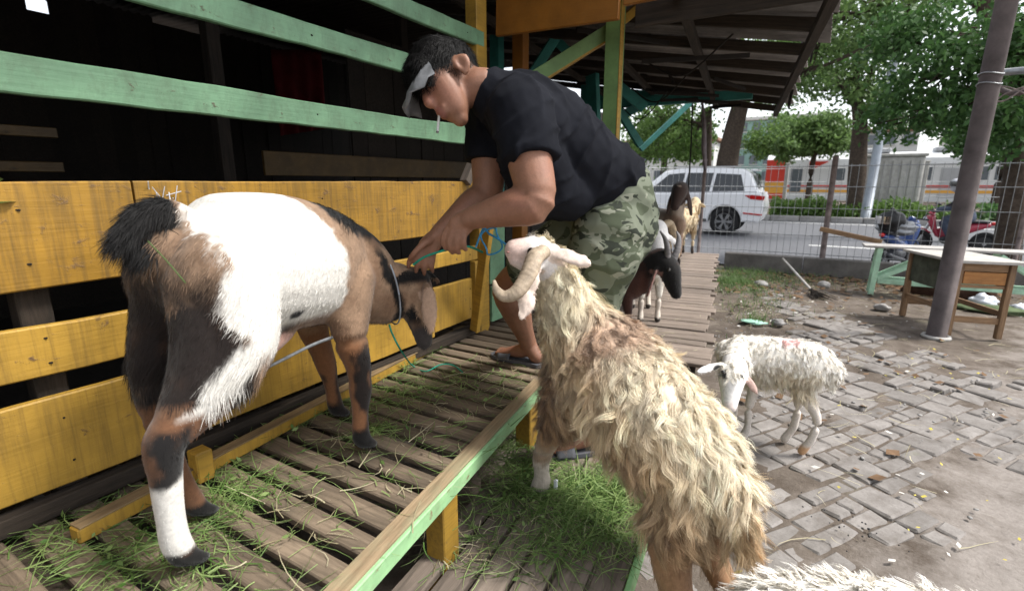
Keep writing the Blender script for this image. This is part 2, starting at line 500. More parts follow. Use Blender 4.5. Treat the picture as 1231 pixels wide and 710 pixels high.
kb = thing('far_kerb', None, None, (0, 22.6, 0), kind='structure')
for k in range(-6, 26):
    box('kerb_stone', (k * 1.02, 22.58, 0.09), (1.0, 0.3, 0.22), m_kerb, kb, ch=0.02)
verge = box('verge', (0, 27.5, 0.05), (160, 9.4, 0.12), plain('verge_soil', (0.10, 0.09, 0.06), 0.95, 0.1, nscale=2, amt=0.4, bmp=0.4), ch=0)
tag(verge, kind='structure')

# worn paving stones
def stone_mat():
    m, N, L, b = base_mat('worn_paver', 0.9, 0.15)
    v = coords(N, L)
    oi = N.new('ShaderNodeObjectInfo'); ad = N.new('ShaderNodeVectorMath'); ad.operation = 'ADD'
    L.new(v, ad.inputs[0]); L.new(oi.outputs['Location'], ad.inputs[1]); v = ad.outputs[0]
    n1 = noise(N, L, v, 7, 7, 0.7); n2 = noise(N, L, v, 70, 4, 0.7)
    c = ramp(N, L, n1, [(0.28, (0.125, 0.11, 0.098)), (0.5, (0.195, 0.18, 0.168)), (0.72, (0.27, 0.252, 0.238))])
    c = mix(N, L, ramp(N, L, n2, [(0.55, 0.0), (0.72, 0.5)]), c, (0.10, 0.09, 0.08))
    gm = ramp(N, L, noise(N, L, v, 1.7, 3), [(0.66, 0.0), (0.74, 0.45)])
    c = mix(N, L, gm, c, (0.16, 0.19, 0.07))
    c = per_object(N, L, c, 0.86, 1.15)
    L.new(c, b.inputs['Base Color'])
    h = N.new('ShaderNodeMath'); h.operation = 'ADD'; L.new(n1, h.inputs[0]); L.new(n2, h.inputs[1])
    bump(N, L, b, h.outputs[0], 0.5, 0.006)
    return m
m_stone = stone_mat()
def stone_mesh(L_, W_, seed):
    rr = random.Random(seed)
    bm = bmesh.new(); bmesh.ops.create_cube(bm, size=1.0)
    bmesh.ops.scale(bm, vec=(L_, W_, 0.07), verts=bm.verts)
    for v in bm.verts:
        v.co.x += rr.uniform(-.008, .008); v.co.y += rr.uniform(-.008, .008)
    top = [e for e in bm.edges if all(v.co.z > 0 for v in e.verts)]
    vert = [e for e in bm.edges if abs(e.verts[0].co.z - e.verts[1].co.z) > 0.05]
    bmesh.ops.bevel(bm, geom=top + vert, offset=0.010, segments=1, affect='EDGES')
    for v in bm.verts: v.co.z += rr.uniform(-.0025, .0025) if v.co.z > 0.02 else 0
    me = bpy.data.meshes.new('paving_stone'); bm.to_mesh(me); bm.free()
    me.materials.append(m_stone); return me
SQ = [stone_mesh(.194, .194, s) for s in range(5)]
HF = [stone_mesh(.194, .092, 20 + s) for s in range(6)]
QT = [stone_mesh(.092, .092, 40 + s) for s in range(5)]
poly = [(-.55, 7.35), (.3, 6.95), (.85, 5.75), (1.5, 4.8), (1.28, 3.95), (.80, 3.12), (.60, 2.72), (.42, 2.28), (.20, 1.75), (-.05, 1.1), (-.34, 1.1), (-.36, 3.2), (-.14, 4.3), (.02, 5.2), (-.2, 6.2)]
def inside(x, y, pg):
    c = False; n = len(pg)
    for i in range(n):
        (x1, y1), (x2, y2) = pg[i], pg[(i + 1) % n]
        if (y1 > y) != (y2 > y) and x < (x2 - x1) * (y - y1) / (y2 - y1) + x1: c = not c
    return c
pave = thing('pavement', None, None, (0.2, 4, 0), kind='structure')
ca, sa = math.cos(R(57)), math.sin(R(57))
nst = 0
stones = []
for i in range(-8, 44):
    for j in range(-16, 22):
        u, w = i * 0.203, j * 0.203
        if i % 3 == 1: w += 0.1
        x, y = 0.2 + ca * u - sa * w, 1.6 + sa * u + ca * w
        if not inside(x + rnd.uniform(-.1, .1), y + rnd.uniform(-.15, .15), poly): continue
        far = y > 4.4
        if rnd.random() < (0.16 if far else 0.05): continue
        kind = rnd.random()
        cells = [(0, 0, SQ)] if kind < 0.30 else ([(0, .051, HF), (0, -.051, HF)] if kind < 0.62 else [(0, .051, HF), (.051, -.051, QT), (-.051, -.051, QT)])
        for (du, dw, bank) in cells:
            px_, py_ = x + ca * du - sa * dw, y + sa * du + ca * dw
            t = (0.045 if far else 0.02)
            M = Matrix.Translation((px_, py_, gz(px_, py_) - 0.0285 + rnd.uniform(-.004, .006) + (rnd.uniform(0, .025) if far and rnd.random() < .3 else 0))) @ Matrix.Rotation(R(57) + rnd.gauss(0, .035), 4, 'Z') @ Matrix.Rotation(rnd.gauss(0, t), 4, 'X') @ Matrix.Rotation(rnd.gauss(0, t), 4, 'Y')
            stones.append((math.hypot(px_, py_) / (1.6 if bank is SQ else 1.2 if bank is HF else 1.0), bank[rnd.randrange(len(bank))], M)); nst += 1
stones.sort(key=lambda q: q[0])
for (_, me_, M_) in stones[:295]:
    link(bpy.data.objects.new('paving_stone', me_), pave, M_)
if len(stones) > 295:
    bm = bmesh.new()
    for (_, me_, M_) in stones[295:]:
        n0 = len(bm.verts); bm.from_mesh(me_); bm.verts.ensure_lookup_table()
        bmesh.ops.transform(bm, matrix=M_, verts=bm.verts[n0:])
    me_ = bpy.data.meshes.new('far_paving_stones'); bm.to_mesh(me_); bm.free(); me_.materials.append(m_stone)
    tag(link(bpy.data.objects.new('far_paving_stones', me_), pave), kind='stuff')
print('paving stones', nst)

# ================================================================== LIVESTOCK PEN
XW = -1.72
m_black = plain('blackened_board', (0.02, 0.017, 0.015), 0.8, 0.2, nscale=4, amt=0.5)
m_shadewood = wood('shaded_old_wood', (0.006, 0.005, 0.004), (0.022, 0.016, 0.012), dirt=(0.004, 0.004, 0.004), dirt_amt=0.6)  # dirty old wood, darkened further so its colour carries the interior shade
pen = thing('livestock_pen', 'livestock pen with yellow boards, mint green rails and a dark interior', 'pen', (XW - 1.4, 1.2, 0))
def wallboard(z0, z1, y0, y1, mat, x=XW, th=0.028, name='board', tilt=0.0):
    o = plank(name, (x, y0, (z0 + z1) / 2 + tilt), (x, y1, (z0 + z1) / 2 - tilt), th, z1 - z0, mat, pen, .0035)
    for yn in (.45, 1.36, 2.36):
        if y0 < yn < y1:
            for zz in ((z0 + (z1 - z0) * .25, z0 + (z1 - z0) * .75) if z1 - z0 > .1 else ((z0 + z1) / 2,)):
                beam('nail', (x + th / 2 - .004, yn + rnd.uniform(-.015, .015), zz), (x + th / 2 + .0025, yn, zz), .005, .005, m_black, pen, ch=.001)
    return o
wallboard(1.180, 1.452, -1.2, 0.700, m_yellow_top)
wallboard(1.186, 1.457, 0.706, 2.44, m_yellow_top)
wallboard(0.948, 1.085, -1.2, 1.42, m_yellow)
wallboard(1.000, 1.085, 1.426, 2.44, m_yellow)
wallboard(0.630, 0.886, -1.2, 2.02, m_yellow)
wallboard(0.655, 0.900, 2.024, 2.44, m_yellow)
for (z0, z1, y0) in ((1.663, 1.755, -1.2), (1.950, 2.032, -1.2), (2.190, 2.270, -0.4)):
    wallboard(z0, z1, y0, 2.52, m_mint, x=XW + 0.01, name='rail')
beam('floor_beam', (XW + .01, -1.2, .585), (XW + .01, 2.44, .585), .05, .05, m_dark, pen)
for y in (-0.4, 0.45, 1.36):
    beam('post', (XW - 0.06, y, 0.02), (XW - 0.06, y, 1.44), 0.07, 0.07, m_dark, pen, up=(0, 1, 0))
beam('post', (XW - 0.015, 2.50, 0.02), (XW - 0.015, 2.50, 2.9), 0.075, 0.10, m_yellow, pen, up=(0, 1, 0))
beam('post', (XW - 0.03, 3.02, 0.02), (XW - 0.03, 3.02, 2.9), 0.08, 0.08, m_orange, pen, up=(0, 1, 0))
beam('brace', at(588, 262, 2.60), at(571, 396, 2.98), 0.045, 0.05, m_yellow, pen, up=(1, 0, 0))
beam('post', (XW + .02, 2.40, .56), (XW + .02, 2.40, 1.0), .04, .045, m_yellow, pen, up=(0, 1, 0))
beam('wood_block', (XW + .05, 2.40, 1.585), (XW + .05, 2.53, 1.575), 0.04, 0.055, m_plank, pen)
beam('wood_block', (XW + .02, 2.32, 1.45), (XW + .02, 2.40, 1.56), 0.05, 0.05, m_plank, pen)
# green boards past the gate post
beam('board', (XW + .02, 2.57, .70), (XW + .02, 2.98, .695), .02, .23, m_mint, pen)
beam('board', (XW - .01, 2.68, .82), (XW - .01, 2.69, 1.26), .17, .02, m_mint, pen, up=(1, 0, 0))
beam('board', (XW - .02, 2.58, 1.30), (XW - .02, 3.6, 1.30), .02, .12, m_green, pen)
# inside: back wall of rough planks (some short, daylight above them), side walls, roof, inner rails
for k in range(74):
    y = -3.4 + k * 0.17
    top = 3.18
    z0 = 0.0
    if abs(y - 2.03) < .10: top = 2.95
    if abs(y - 3.15) < .10 or abs(y - 3.5) < .10: top = 3.09
    box('wall_plank', (-6.2 + rnd.uniform(-.01, .01), y, (z0 + top) / 2), (0.022, 0.178, top - z0), m_shadewood, pen, ch=0)
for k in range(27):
    box('wall_plank', (-1.75 - 0.17 * k, -1.9, 1.5), (0.166, 0.022, 3.0), m_shadewood, pen, ch=0)
m_tin = plain('rusty_roof_sheet', (0.035, 0.027, 0.022), 0.7, 0.3, nscale=2.5, amt=0.6, bmp=0.2, var=(.7, 1.1))
def corrugated(name, p0, along, across, n=9, amp=0.012, mat=None, parent=None, hang=None, th=0.0025):
    """sheet from corner p0, 'along' = run of the waves, 'across' = width vector; closed, a few mm thick"""
    p0, al, ac = np.array(p0, float), np.array(along, float), np.array(across, float)
    nn = np.cross(al, ac); nn /= np.linalg.norm(nn)
    if nn[2] < 0: nn = -nn
    M_ = n * 6 + 1
    s = np.linspace(0, 1, M_)
    off = np.cos(s * n * 2 * math.pi) * amp
    V = []
    for t in (0, 1):
        for q in (0, th):
            V.append(p0 + al * t + np.outer(s, ac) + np.outer(off + q, nn))
    V = np.vstack(V); F = []
    for i in range(M_ - 1):
        a, b, c, d = i, M_ + i, 2 * M_ + i, 3 * M_ + i
        F += [(a, a + 1, c + 1, c), (b, d, d + 1, b + 1), (a, b, b + 1, a + 1), (c, c + 1, d + 1, d)]
    F += [(0, 2 * M_, 3 * M_, M_), (M_ - 1, 2 * M_ - 1, 4 * M_ - 1, 3 * M_ - 1)]
    return mk(name, V, F, mat, parent, smooth=True)
for k in range(11):
    corrugated('roof_sheet', (-6.6, -2.2 + k * 0.80, 3.16 + 0.006 * (k % 2)), (5.65, 0, -.17), (0, 0.84, 0), 10, 0.012, m_tin, pen)  # unseen eave lengthened past the pen front to shade man and goat
m_inner = paint('shaded_inner_paint', (0.055, 0.030, 0.004), (0.02, 0.013, 0.006), (0.6, 0.7), (9, 9, 9))  # yellow board paint with the gloom of the interior put into its colour
for (x, z, y0, y1, w) in ((-3.4, 1.70, -1.5, 1.1, .05), (-3.4, 1.53, -1.5, 1.1, .05), (-3.2, 1.58, 2.1, 4.6, .16), (-3.2, 1.25, 2.1, 4.6, .12), (-3.4, 1.2, -1.5, 1.5, .1)):
    beam('inner_rail', (x, y0, z), (x, y1, z), .025, w, m_inner, pen)
for y in (0.0, 1.9, 3.6):
    beam('post', (-3.3, y, 0.02), (-3.3, y, 3.05), .08, .08, m_shadewood, pen, up=(0, 1, 0))
box('pen_floor', (-4.1, 0.9, 0.25), (4.1, 5.4, 0.02), m_shadewood, pen, ch=0)
m_curtain = plain('dark_red_cloth', (0.12, 0.012, 0.015), 0.9, 0.1, nscale=3, amt=0.4)
def sheet_cloth(name, p0, p1, h, mat, parent=None, amp=0.03, n=24, m=10, th=0.003):
    p0, p1 = np.array(p0, float), np.array(p1, float)
    d = p1 - p0; nrm = np.cross(d, [0, 0, 1]); nrm /= np.linalg.norm(nrm)
    V, F = [], []
    for q in (0, th):
        for i in range(n + 1):
            for j in range(m + 1):
                s, t = i / n, j / m
                V.append(p0 + d * s - np.array([0, 0, h * t]) + nrm * (q + amp * math.sin(s * 21 + t * 1.3) * (0.3 + t)))
    S = (n + 1) * (m + 1)
    for i in range(n):
        for j in range(m):
            a = i * (m + 1) + j; b = a + m + 1
            F += [(a, a + 1, b + 1, b), (S + a, S + b, S + b + 1, S + a + 1)]
    for i in range(n):
        a = i * (m + 1); b = a + m + 1
        F += [(a, b, S + b, S + a), (a + m, S + a + m, S + b + m, b + m)]
    for j in range(m):
        a = j; e = n * (m + 1) + j
        F += [(a, S + a, S + a + 1, a + 1), (e, e + 1, S + e + 1, S + e)]
    return mk(name, V, F, mat, parent, smooth=True)
red = sheet_cloth('hanging_cloth', onx(325, 60, -5.9), onx(385, 60, -5.9), 1.0, m_curtain)
tag(red, 'dark red cloth hanging on the back wall inside the pen', 'cloth')

# ================================================================== UPPER PLATFORM (slats across)
ZP = 0.55
def sillx(y): return -1.472 - 0.124 * (y - 0.388) - 0.0
def edgex(y): return -0.808 - 0.142 * (y - 0.629)
plat = thing('raised_platform', 'raised slatted platform with a mint green edge board along the pen', 'platform', (-1.3, 1.2, 0))
k = 0
y = -0.15
while y < 3.05:
    w = 0.070 + rnd.uniform(-.006, .006)
    dz = rnd.uniform(-.004, .004)
    x1 = edgex(y) - 0.012
    beam('slat', (-2.15, y + rnd.uniform(-.006, .006), ZP - 0.0125 + dz), (x1, y + rnd.uniform(-.008, .008), ZP - 0.0125 + rnd.uniform(-.004, .004)), w, 0.025, m_slat, plat, ch=0.004)
    y += 0.1005
m_edge = paint('edge_beam_paint', (0.27, 0.47, 0.24), (0.22, 0.165, 0.10), (0.60, 0.68), (6, 6, 6), dirt=(0.2, 0.2, 0.12))
beam('edge_board', (edgex(-0.2) + .006, -0.2, ZP - .022), (edgex(1.93) + .006, 1.93, ZP - .022), 0.018, 0.052, m_edge, plat, ch=0.003)
m_cap = wood('trodden_cap_wood', (0.15, 0.105, 0.06), (0.36, 0.265, 0.16), dirt=(0.22, 0.26, 0.16), dirt_amt=0.5, var=(.9, 1.1))
beam('edge_cap', (edgex(-0.2) - .022, -0.2, ZP + .006), (edgex(1.93) - .022, 1.93, ZP + .006), 0.052, 0.012, m_cap, plat, ch=0.003)
for yy in (0.35, 1.07, 1.80):
    beam('leg', (edgex(yy) - .03, yy, 0.02), (edgex(yy) - .03, yy, ZP - .05), 0.075, 0.075, m_yellow, plat, up=(0, 1, 0), ch=0.004)
for yy in (0.30, 1.02, 1.75, 2.9):
    beam('joist', (-2.1, yy, ZP - .062), (edgex(yy) - .06, yy, ZP - .062), 0.05, 0.07, m_dark, plat)
beam('stringer', (edgex(-.2) - .045, -.2, ZP - .06), (edgex(2.9) - .045, 2.9, ZP - .06), 0.03, 0.06, m_dark, plat)
for yy in (.35, 1.07, 1.8, 2.8):
    beam('leg', (-1.62, yy, .02), (-1.62, yy, ZP - .1), .06, .06, m_dark, plat, up=(0, 1, 0))
# yellow toe board along the foot of the pen
toe0, toe1 = onz(97, 655, ZP), onz(563, 400, ZP)
td = (toe1 - toe0) / np.linalg.norm(toe1 - toe0)
tn = np.array([-td[1], td[0], 0])
a, b_ = toe0 + tn * .022, toe1 + tn * .022
beam('toe_board', a + [0, 0, .021], b_ + [0, 0, .021], 0.042, 0.042, m_yellow, plat, ch=0.004)
m_toe = wood('toe_board_worn_top', (0.13, 0.09, 0.05), (0.30, 0.21, 0.11), var=(.95, 1.05))
beam('toe_board_top', a + [0, 0, .0445] + td * .004, b_ + [0, 0, .0445] - td * .004, 0.046, 0.005, m_toe, plat, ch=0.001)
pp = onz(243, 582, ZP)
beam('stub_post', (pp[0] - .03, pp[1] + .02, ZP), (pp[0] - .03, pp[1] + .02, ZP + .10), .055, .05, m_yellow, plat, up=(0, 1, 0), ch=.004)

# ================================================================== LOWER STEP (planks lengthwise)
ZL = 0.30
step = thing('lower_step', 'low step of lengthwise grey planks strewn with cut grass', 'step', (-.7, 1.9, 0))
for k in range(6):
    o_ = 0.052 + k * 0.104
    y0, y1 = 0.55 + rnd.uniform(-.03, .03), 3.0 + rnd.uniform(-.05, .05)
    x0 = -0.350 - o_ - 0.098 * (y0 - 1.2); x1 = -0.350 - o_ - 0.098 * (y1 - 1.2)
    beam('plank', (x0, y0, ZL - .013 + rnd.uniform(-.003, .003)), (x1, y1, ZL - .013 + rnd.uniform(-.003, .003)), 0.089 + rnd.uniform(-.004, .004), 0.026, m_plank, step, ch=.004)
def lowx(y): return -0.350 - 0.098 * (y - 1.2)
beam('edge_board', (lowx(.6) + .006, .6, ZL - .04), (lowx(2.98) + .006, 2.98, ZL - .04), .016, .075, m_mint_new, step)
for yy in (0.7, 1.52, 2.2, 2.9):
    beam('joist', (-1.02 - .09 * (yy - 1.2), yy, ZL - .06), (lowx(yy) - .02, yy, ZL - .06), .05, .065, m_plank, step)
for yy in (0.75, 1.40, 2.2, 2.9):
    beam('leg', (lowx(yy) - .04, yy, -.02), (lowx(yy) - .04, yy, ZL - .03), .055, .055, m_yellow, step, up=(0, 1, 0))
    beam('leg', (lowx(yy) - .6, yy, -.02), (lowx(yy) - .6, yy, ZL - .03), .055, .055, m_dark, step, up=(0, 1, 0))

# ================================================================== FAR WALKWAY (planks across)
ZF = 0.36
walk = thing('plank_walkway', 'long walkway of uneven crosswise planks leading to the street fence', 'walkway', (-1.5, 5.5, 0))
def fwx(y): return -0.455 - 0.1505 * (y - 3.08)
y = 3.06
while y < 8.25:
    w = rnd.choice((.09, .12, .12, .15, .17))
    yc = y + w / 2
    e = fwx(yc) + rnd.uniform(-.045, .03)
    beam('plank', (e - 1.55, yc - .12 + rnd.uniform(-.02, .02), ZF - .012 + rnd.uniform(-.004, .004)), (e, yc + .03, ZF - .012 + rnd.uniform(-.006, .004)), w - .01, .024, m_walk, walk, ch=.004)
    y += w
for o_ in (.10, .75, 1.4):
    beam('bearer', (fwx(3.1) - o_, 3.1, ZF - .065), (fwx(8.2) - o_, 8.2, ZF - .065), .05, .08, m_dark, walk)
for yy in (3.15, 4.4, 5.6, 6.8, 8.0):
    for o_ in (.10, 1.4):
        beam('leg', (fwx(yy) - o_, yy, -.02), (fwx(yy) - o_, yy, ZF - .1), .06, .06, m_dark, walk, up=(0, 1, 0))

# ================================================================== CANOPY OVER THE WALKWAY
can = thing('canopy_shed', 'low open canopy with dark underside, green posts and teal trusses over the walkway', 'shelter', (-1.6, 4.9, 0))
def eavex(y): return -0.02 - 0.120 * (y - 3.3)
m_tarp = plain('grey_underside', (0.21, 0.192, 0.178), 0.9, 0.1, nscale=2.2, amt=0.6, bmp=0.3, var=(.55, 1.25))
for k in range(6):
    y0 = 2.75 + k * 0.72
    corrugated('roof_sheet', (eavex(y0 + .4) + rnd.uniform(-.02, .08), y0, 2.36 + .006 * (k % 2)), (-3.3, 0, 0.62), (0, .76, 0), 8, .010, m_tarp, can)
for k in range(8):
    y0 = 2.9 + k * 0.58
    beam('rafter', (eavex(y0) - .03, y0, 2.30), (eavex(y0) - 3.1, y0, 2.88), .035, .07, m_dark, can)
for (o_, z) in ((.08, 2.275), (.75, 2.40), (1.45, 2.53), (2.2, 2.66)):
    beam('purlin', (eavex(2.75) - o_, 2.75, z - .03), (eavex(7.0) - o_, 7.0, z - .03), .05, .05, m_dark, can)
# orange fascia at the near end and the green post with its brace
f0, f1 = ony(598, 41, 2.62), ony(745, 26, 2.62)
beam('fascia_board', (f0[0], 2.62, 2.42), (f1[0], 2.62, 2.40), .03, .31, m_orange, can)
beam('fascia_beam', (f1[0] + .01, 2.64, 2.345), (.10, 2.70, 2.385), .03, .07, m_orange, can)
beam('fascia_board', (f1[0] + .02, 2.80, 2.31), (-.02, 2.86, 2.32), .02, .13, m_dark, can)
gp = at(738, 80, 2.86)
beam('post', (gp[0], gp[1], .02), (gp[0], gp[1], 2.62), .085, .085, m_green, can, up=(0, 1, 0))
beam('post_trim', (gp[0] + .047, gp[1] - .02, .6), (gp[0] + .047, gp[1] - .02, 2.5), .006, .05, m_yellow, can, up=(0, 1, 0))
b0, b1 = at(733, 38, 2.9), at(640, 96, 2.95)
beam('brace', b0, b1, .05, .08, m_green, can)
beam('brace_trim', b0 - [0, 0, .045], b1 - [0, 0, .045], .052, .012, m_yellow, can)
beam('brace', at(748, 25, 2.95), at(768, 8, 3.0), .04, .05, m_yellow, can)
# teal trusses further back
for (p, q, w) in ((at(668, 45, 4.2), at(638, 92, 4.2), .08), (at(660, 40, 4.6), at(690, 70, 4.6), .08), (at(712, 90, 4.4), at(716, 190, 4.5), .12),
                  (at(745, 105, 5.0), at(775, 130, 5.0), .10), (at(800, 112, 6.0), at(735, 145, 6.0), .10), (at(836, 118, 7.2), at(770, 180, 7.2), .07),
                  (at(735, 118, 5.4), at(770, 175, 5.6), .08)):
    beam('truss_brace', p, q, .05, w, m_teal, can)
beam('end_beam', ony(700, 122, 7.0), ony(945, 100, 6.6), .07, .14, m_teal, can)
beam('tie_beam', ony(700, 128, 6.2), ony(905, 113, 6.2), .06, .10, m_teal, can)
for (x, y) in ((-2.75, 4.3), (-2.95, 6.9)):
    beam('post', (x, y, .02), (x, y, 2.8), .10, .10, m_teal, can, up=(0, 1, 0))
for k in range(34):
    yy = 3.0 + k * .165
    box('wall_plank', (-3.25 + rnd.uniform(-.01, .01), yy, 1.3), (.02, .16, 2.6), m_shadewood, can, ch=0)
# rough hanging boards at the eave
for (px0, py0, px1, py1, d, w) in ((968, 38, 948, 128, 4.6, .10), (990, -10, 955, 100, 4.0, .05), (1003, -6, 985, 42, 3.6, .16), (985, 10, 975, 70, 3.9, .10), (940, 60, 944, 122, 5.4, .05)):
    beam('hanging_board', at(px0, py0, d), at(px1, py1, d * 1.12), .015, w, m_black, can)
for (px0, py0, px1, py1, d) in ((822, 45, 880, 72, 4.6), (790, 60, 860, 76, 4.9), (868, 60, 866, 92, 5.0), (836, 40, 842, 86, 4.6), (770, 90, 850, 100, 5.6), (780, 40, 810, 100, 5.0)):
    beam('batten', at(px0, py0, d), at(px1, py1, d * 1.05), .02, .03, m_black, can)
rgc = random.Random(5)
for k in range(10):
    y0 = 3.5 + rgc.random() * 3.0; x0 = eavex(y0) - .4 - rgc.random() * 1.7
    zz = 2.36 + (eavex(y0) - x0) * .188 - .16
    beam('batten', (x0, y0, zz), (x0 - rgc.uniform(.1, .7), y0 + rgc.uniform(-.5, .3), zz + rgc.uniform(-.06, .08)), .018, .03, m_black, can)
for k in range(4):
    y0 = 3.4 + k * .85; x0 = eavex(y0) - .5 - .3 * k
    tube('cable', [(x0, y0, 2.3), (x0 - .35, y0 + .3, 2.16 - .03 * k), (x0 - .7, y0 + .5, 2.34)], .006, m_black, can, segs=5, sub=6)
rod = tube('hanging_rod', [ony(833, 108, 6.6), ony(831, 170, 6.6), ony(827, 237, 6.6)], .009, m_black)
tag(rod, 'thin dark rod hanging from the canopy in front of the white car', 'rod')
m_cloth_g = plain('faded_cloth', (0.20, 0.17, 0.18), 0.9, 0.1, nscale=9, amt=0.5)
ct, cb = ony(842, 105, 6.7), ony(848, 205, 6.7)
rag = tube('hanging_rag', [ct, ct * .6 + cb * .4 + [.02, 0, 0], ct * .3 + cb * .7, cb], [.01, .03, .055, .02], m_cloth_g, ry=[.01, .02, .03, .015], segs=9, sub=3)
tag(rag, 'twisted grey rag hanging from the canopy beam', 'rag')

# ================================================================== KERB WALL AND WIRE FENCE
kw = thing('kerb_wall', 'low dark concrete kerb wall at the foot of the wire fence', 'wall', (1, 9.45, 0))
for k in range(8):
    beam('wall_block', (-1.28 + k * 1.2, 9.46, .12), (-1.28 + k * 1.2 + 1.192, 9.46 - .004 * (k % 2), .12), .17, .29, m_conc, kw, ch=.012)
m_galv = plain('dull_galvanised_wire', (0.30, 0.31, 0.32), 0.5, 0.5, metal=0.6, nscale=20, amt=0.3)
m_rust = plain('rusty_post', (0.20, 0.16, 0.15), 0.75, 0.3, metal=0.2, nscale=9, amt=0.6, bmp=0.4)
fen = thing('wire_fence', 'tall welded wire fence on steel posts between yard and street', 'fence', (0, 9.5, 0))
for x in (-3.9, -1.75, .175, 2.45, 4.7):
    tube('post', [(x, 9.5, .1), (x, 9.5, 1.86)], .042 if x == .175 else .03, m_rust, fen, segs=8, smooth=True)
parts = []
for i in range(96):
    x = -3.9 + i * .1
    parts.append(tubegeo([(x, 9.52, .22), (x + rnd.uniform(-.01, .01), 9.52, 1.74)], .0032, segs=4, cap='flat'))
Vv, Ff = joingeo(parts); vw = mk('vertical_wires', Vv, Ff, m_galv, fen); tag(vw, kind='stuff')
for z in (.32, .62, 1.06, 1.40, 1.72):
    tube('horizontal_wire', [(-3.9, 9.513, z), (0, 9.513, z - .01), (5.7, 9.513, z)], .0065, m_galv, fen, segs=5)
bar = beam('wooden_bar', ony(986, 275, 9.40), ony(1060, 291, 9.2), .05, .07, m_table)
tag(bar, 'brown wooden bar slanting along the wire fence behind the bench', 'bar')

# ================================================================== SUV
m_carwhite = plain('white_car_paint', (0.80, 0.81, 0.83), 0.25, 0.5, nscale=2, amt=0.03, bmp=0, coat=0.6)
m_glass = plain('tinted_glass', (0.018, 0.022, 0.026), 0.06, 0.8, nscale=1, amt=0.2, bmp=0)
m_tyre = plain('tyre_rubber', (0.016, 0.016, 0.017), 0.8, 0.3, nscale=20, amt=0.3)
m_alloy = plain('alloy', (0.42, 0.43, 0.45), 0.3, 0.5, metal=0.8, nscale=10, amt=0.1, bmp=0)
m_redlamp = plain('red_lamp', (0.45, 0.012, 0.012), 0.15, 0.6, nscale=9, amt=0.2, bmp=0)
m_blk = plain('black_plastic', (0.02, 0.02, 0.022), 0.45, 0.4, nscale=12, amt=0.3, bmp=0.05)
m_chrome = plain('chrome', (0.6, 0.6, 0.62), 0.15, 0.5, metal=1.0, nscale=5, amt=0.1, bmp=0)
YN, YF = 15.25, 17.05
def cxs(s): return -1.22 - s
suv = thing('car', 'white sport utility vehicle on the street behind the goats', 'car', (cxs(2.4), 16.15, 0))
def prof_extrude(name, prof, y0, y1, mat, parent, bev=.05, inset=None):
    n = len(prof)
    V = [(cxs(s), y0, z) for s, z in prof] + [(cxs(s), y1, z) for s, z in prof]
    if inset:
        V = [(cxs(s), y0 + inset(z), z) for s, z in prof] + [(cxs(s), y1 - inset(z), z) for s, z in prof]
    bm = bmesh.new(); vs_ = [bm.verts.new(v) for v in V]
    fa = bm.faces.new(vs_[:n]); fb = bm.faces.new(vs_[n:][::-1])
    for i in range(n): bm.faces.new((vs_[i], vs_[n + i], vs_[n + (i + 1) % n], vs_[(i + 1) % n]))
    bmesh.ops.recalc_face_normals(bm, faces=bm.faces)
    ed = [e for e in bm.edges if (e in fa.edges or e in fb.edges)]
    bmesh.ops.bevel(bm, geom=ed, offset=bev, segments=3, affect='EDGES', clamp_overlap=True)
    bmesh.ops.triangulate(bm, faces=[f for f in bm.faces if len(f.verts) > 4])
    me = bpy.data.meshes.new(name); bm.to_mesh(me); bm.free(); me.materials.append(mat)
    o = bpy.data.objects.new(name, me); return link(o, parent)
def arch(sc, r, z0=.36, n=10):
    a0 = math.acos(min(1, (z0 - .40) / r)) if False else 0
    return [(sc + r * math.cos(t), .40 + r * math.sin(t)) for t in np.linspace(math.pi, 0, n)]
prof = [(.10, .40), (.03, .55), (0, .80), (.03, 1.02), (.09, 1.20), (3.35, 1.16), (3.7, 1.12), (4.45, 1.00), (4.68, .85), (4.74, .6), (4.66, .38)]
prof += [(s, z) for s, z in arch(3.75, .44)][::-1] + [(s, z) for s, z in arch(.98, .44)][::-1]
prof_extrude('body', prof, YN, YF, m_carwhite, suv, .035)
cab = [(.14, 1.17), (.40, 1.70), (.62, 1.84), (1.4, 1.885), (2.3, 1.87), (2.75, 1.80), (3.5, 1.14)]
cabin = prof_extrude('cabin', cab, YN + .04, YF - .04, m_carwhite, suv, .05, inset=lambda z: .30 * max(0, z - 1.15))
def sidepoly(name, pts, mat, parent, out=.012):
    V = []
    for q in (0, .012):
        V += [(cxs(s), YN + .04 + .30 * max(0, z - 1.15) - out + q, z) for s, z in pts]
    n = len(pts)
    F = [tuple(range(n)), tuple(range(2 * n - 1, n - 1, -1))] + [(i, n + i, n + (i + 1) % n, (i + 1) % n) for i in range(n)]
    return mk(name, V, F, mat, parent)
sidepoly('window', [(.52, 1.24), (.66, 1.68), (1.30, 1.72), (1.36, 1.22)], m_glass, suv)
sidepoly('window', [(1.44, 1.22), (1.38, 1.73), (2.08, 1.74), (2.16, 1.20)], m_glass, suv)
sidepoly('window', [(2.24, 1.20), (2.16, 1.74), (2.62, 1.70), (3.18, 1.20)], m_glass, suv)
beam('rear_window', (cxs(.225), YN + .40, 1.52), (cxs(.225), YF - .40, 1.52), .02, .42, m_glass, suv, up=(-.42, 0, 1))
V = [(cxs(s), YN - .010 + q, z) for q in (0, .03) for s, z in ((-.012, 1.10), (.02, .99), (.34, 1.02), (.50, 1.12), (.30, 1.13))]
mk('tail_light', V, [(0, 1, 2, 3, 4), (9, 8, 7, 6, 5)] + [(i, 5 + i, 5 + (i + 1) % 5, (i + 1) % 5) for i in range(5)], m_redlamp, suv)
beam('bumper_strip', (cxs(.02), YN - .006, .60), (cxs(.50), YN - .006, .64), .02, .04, m_redlamp, suv)
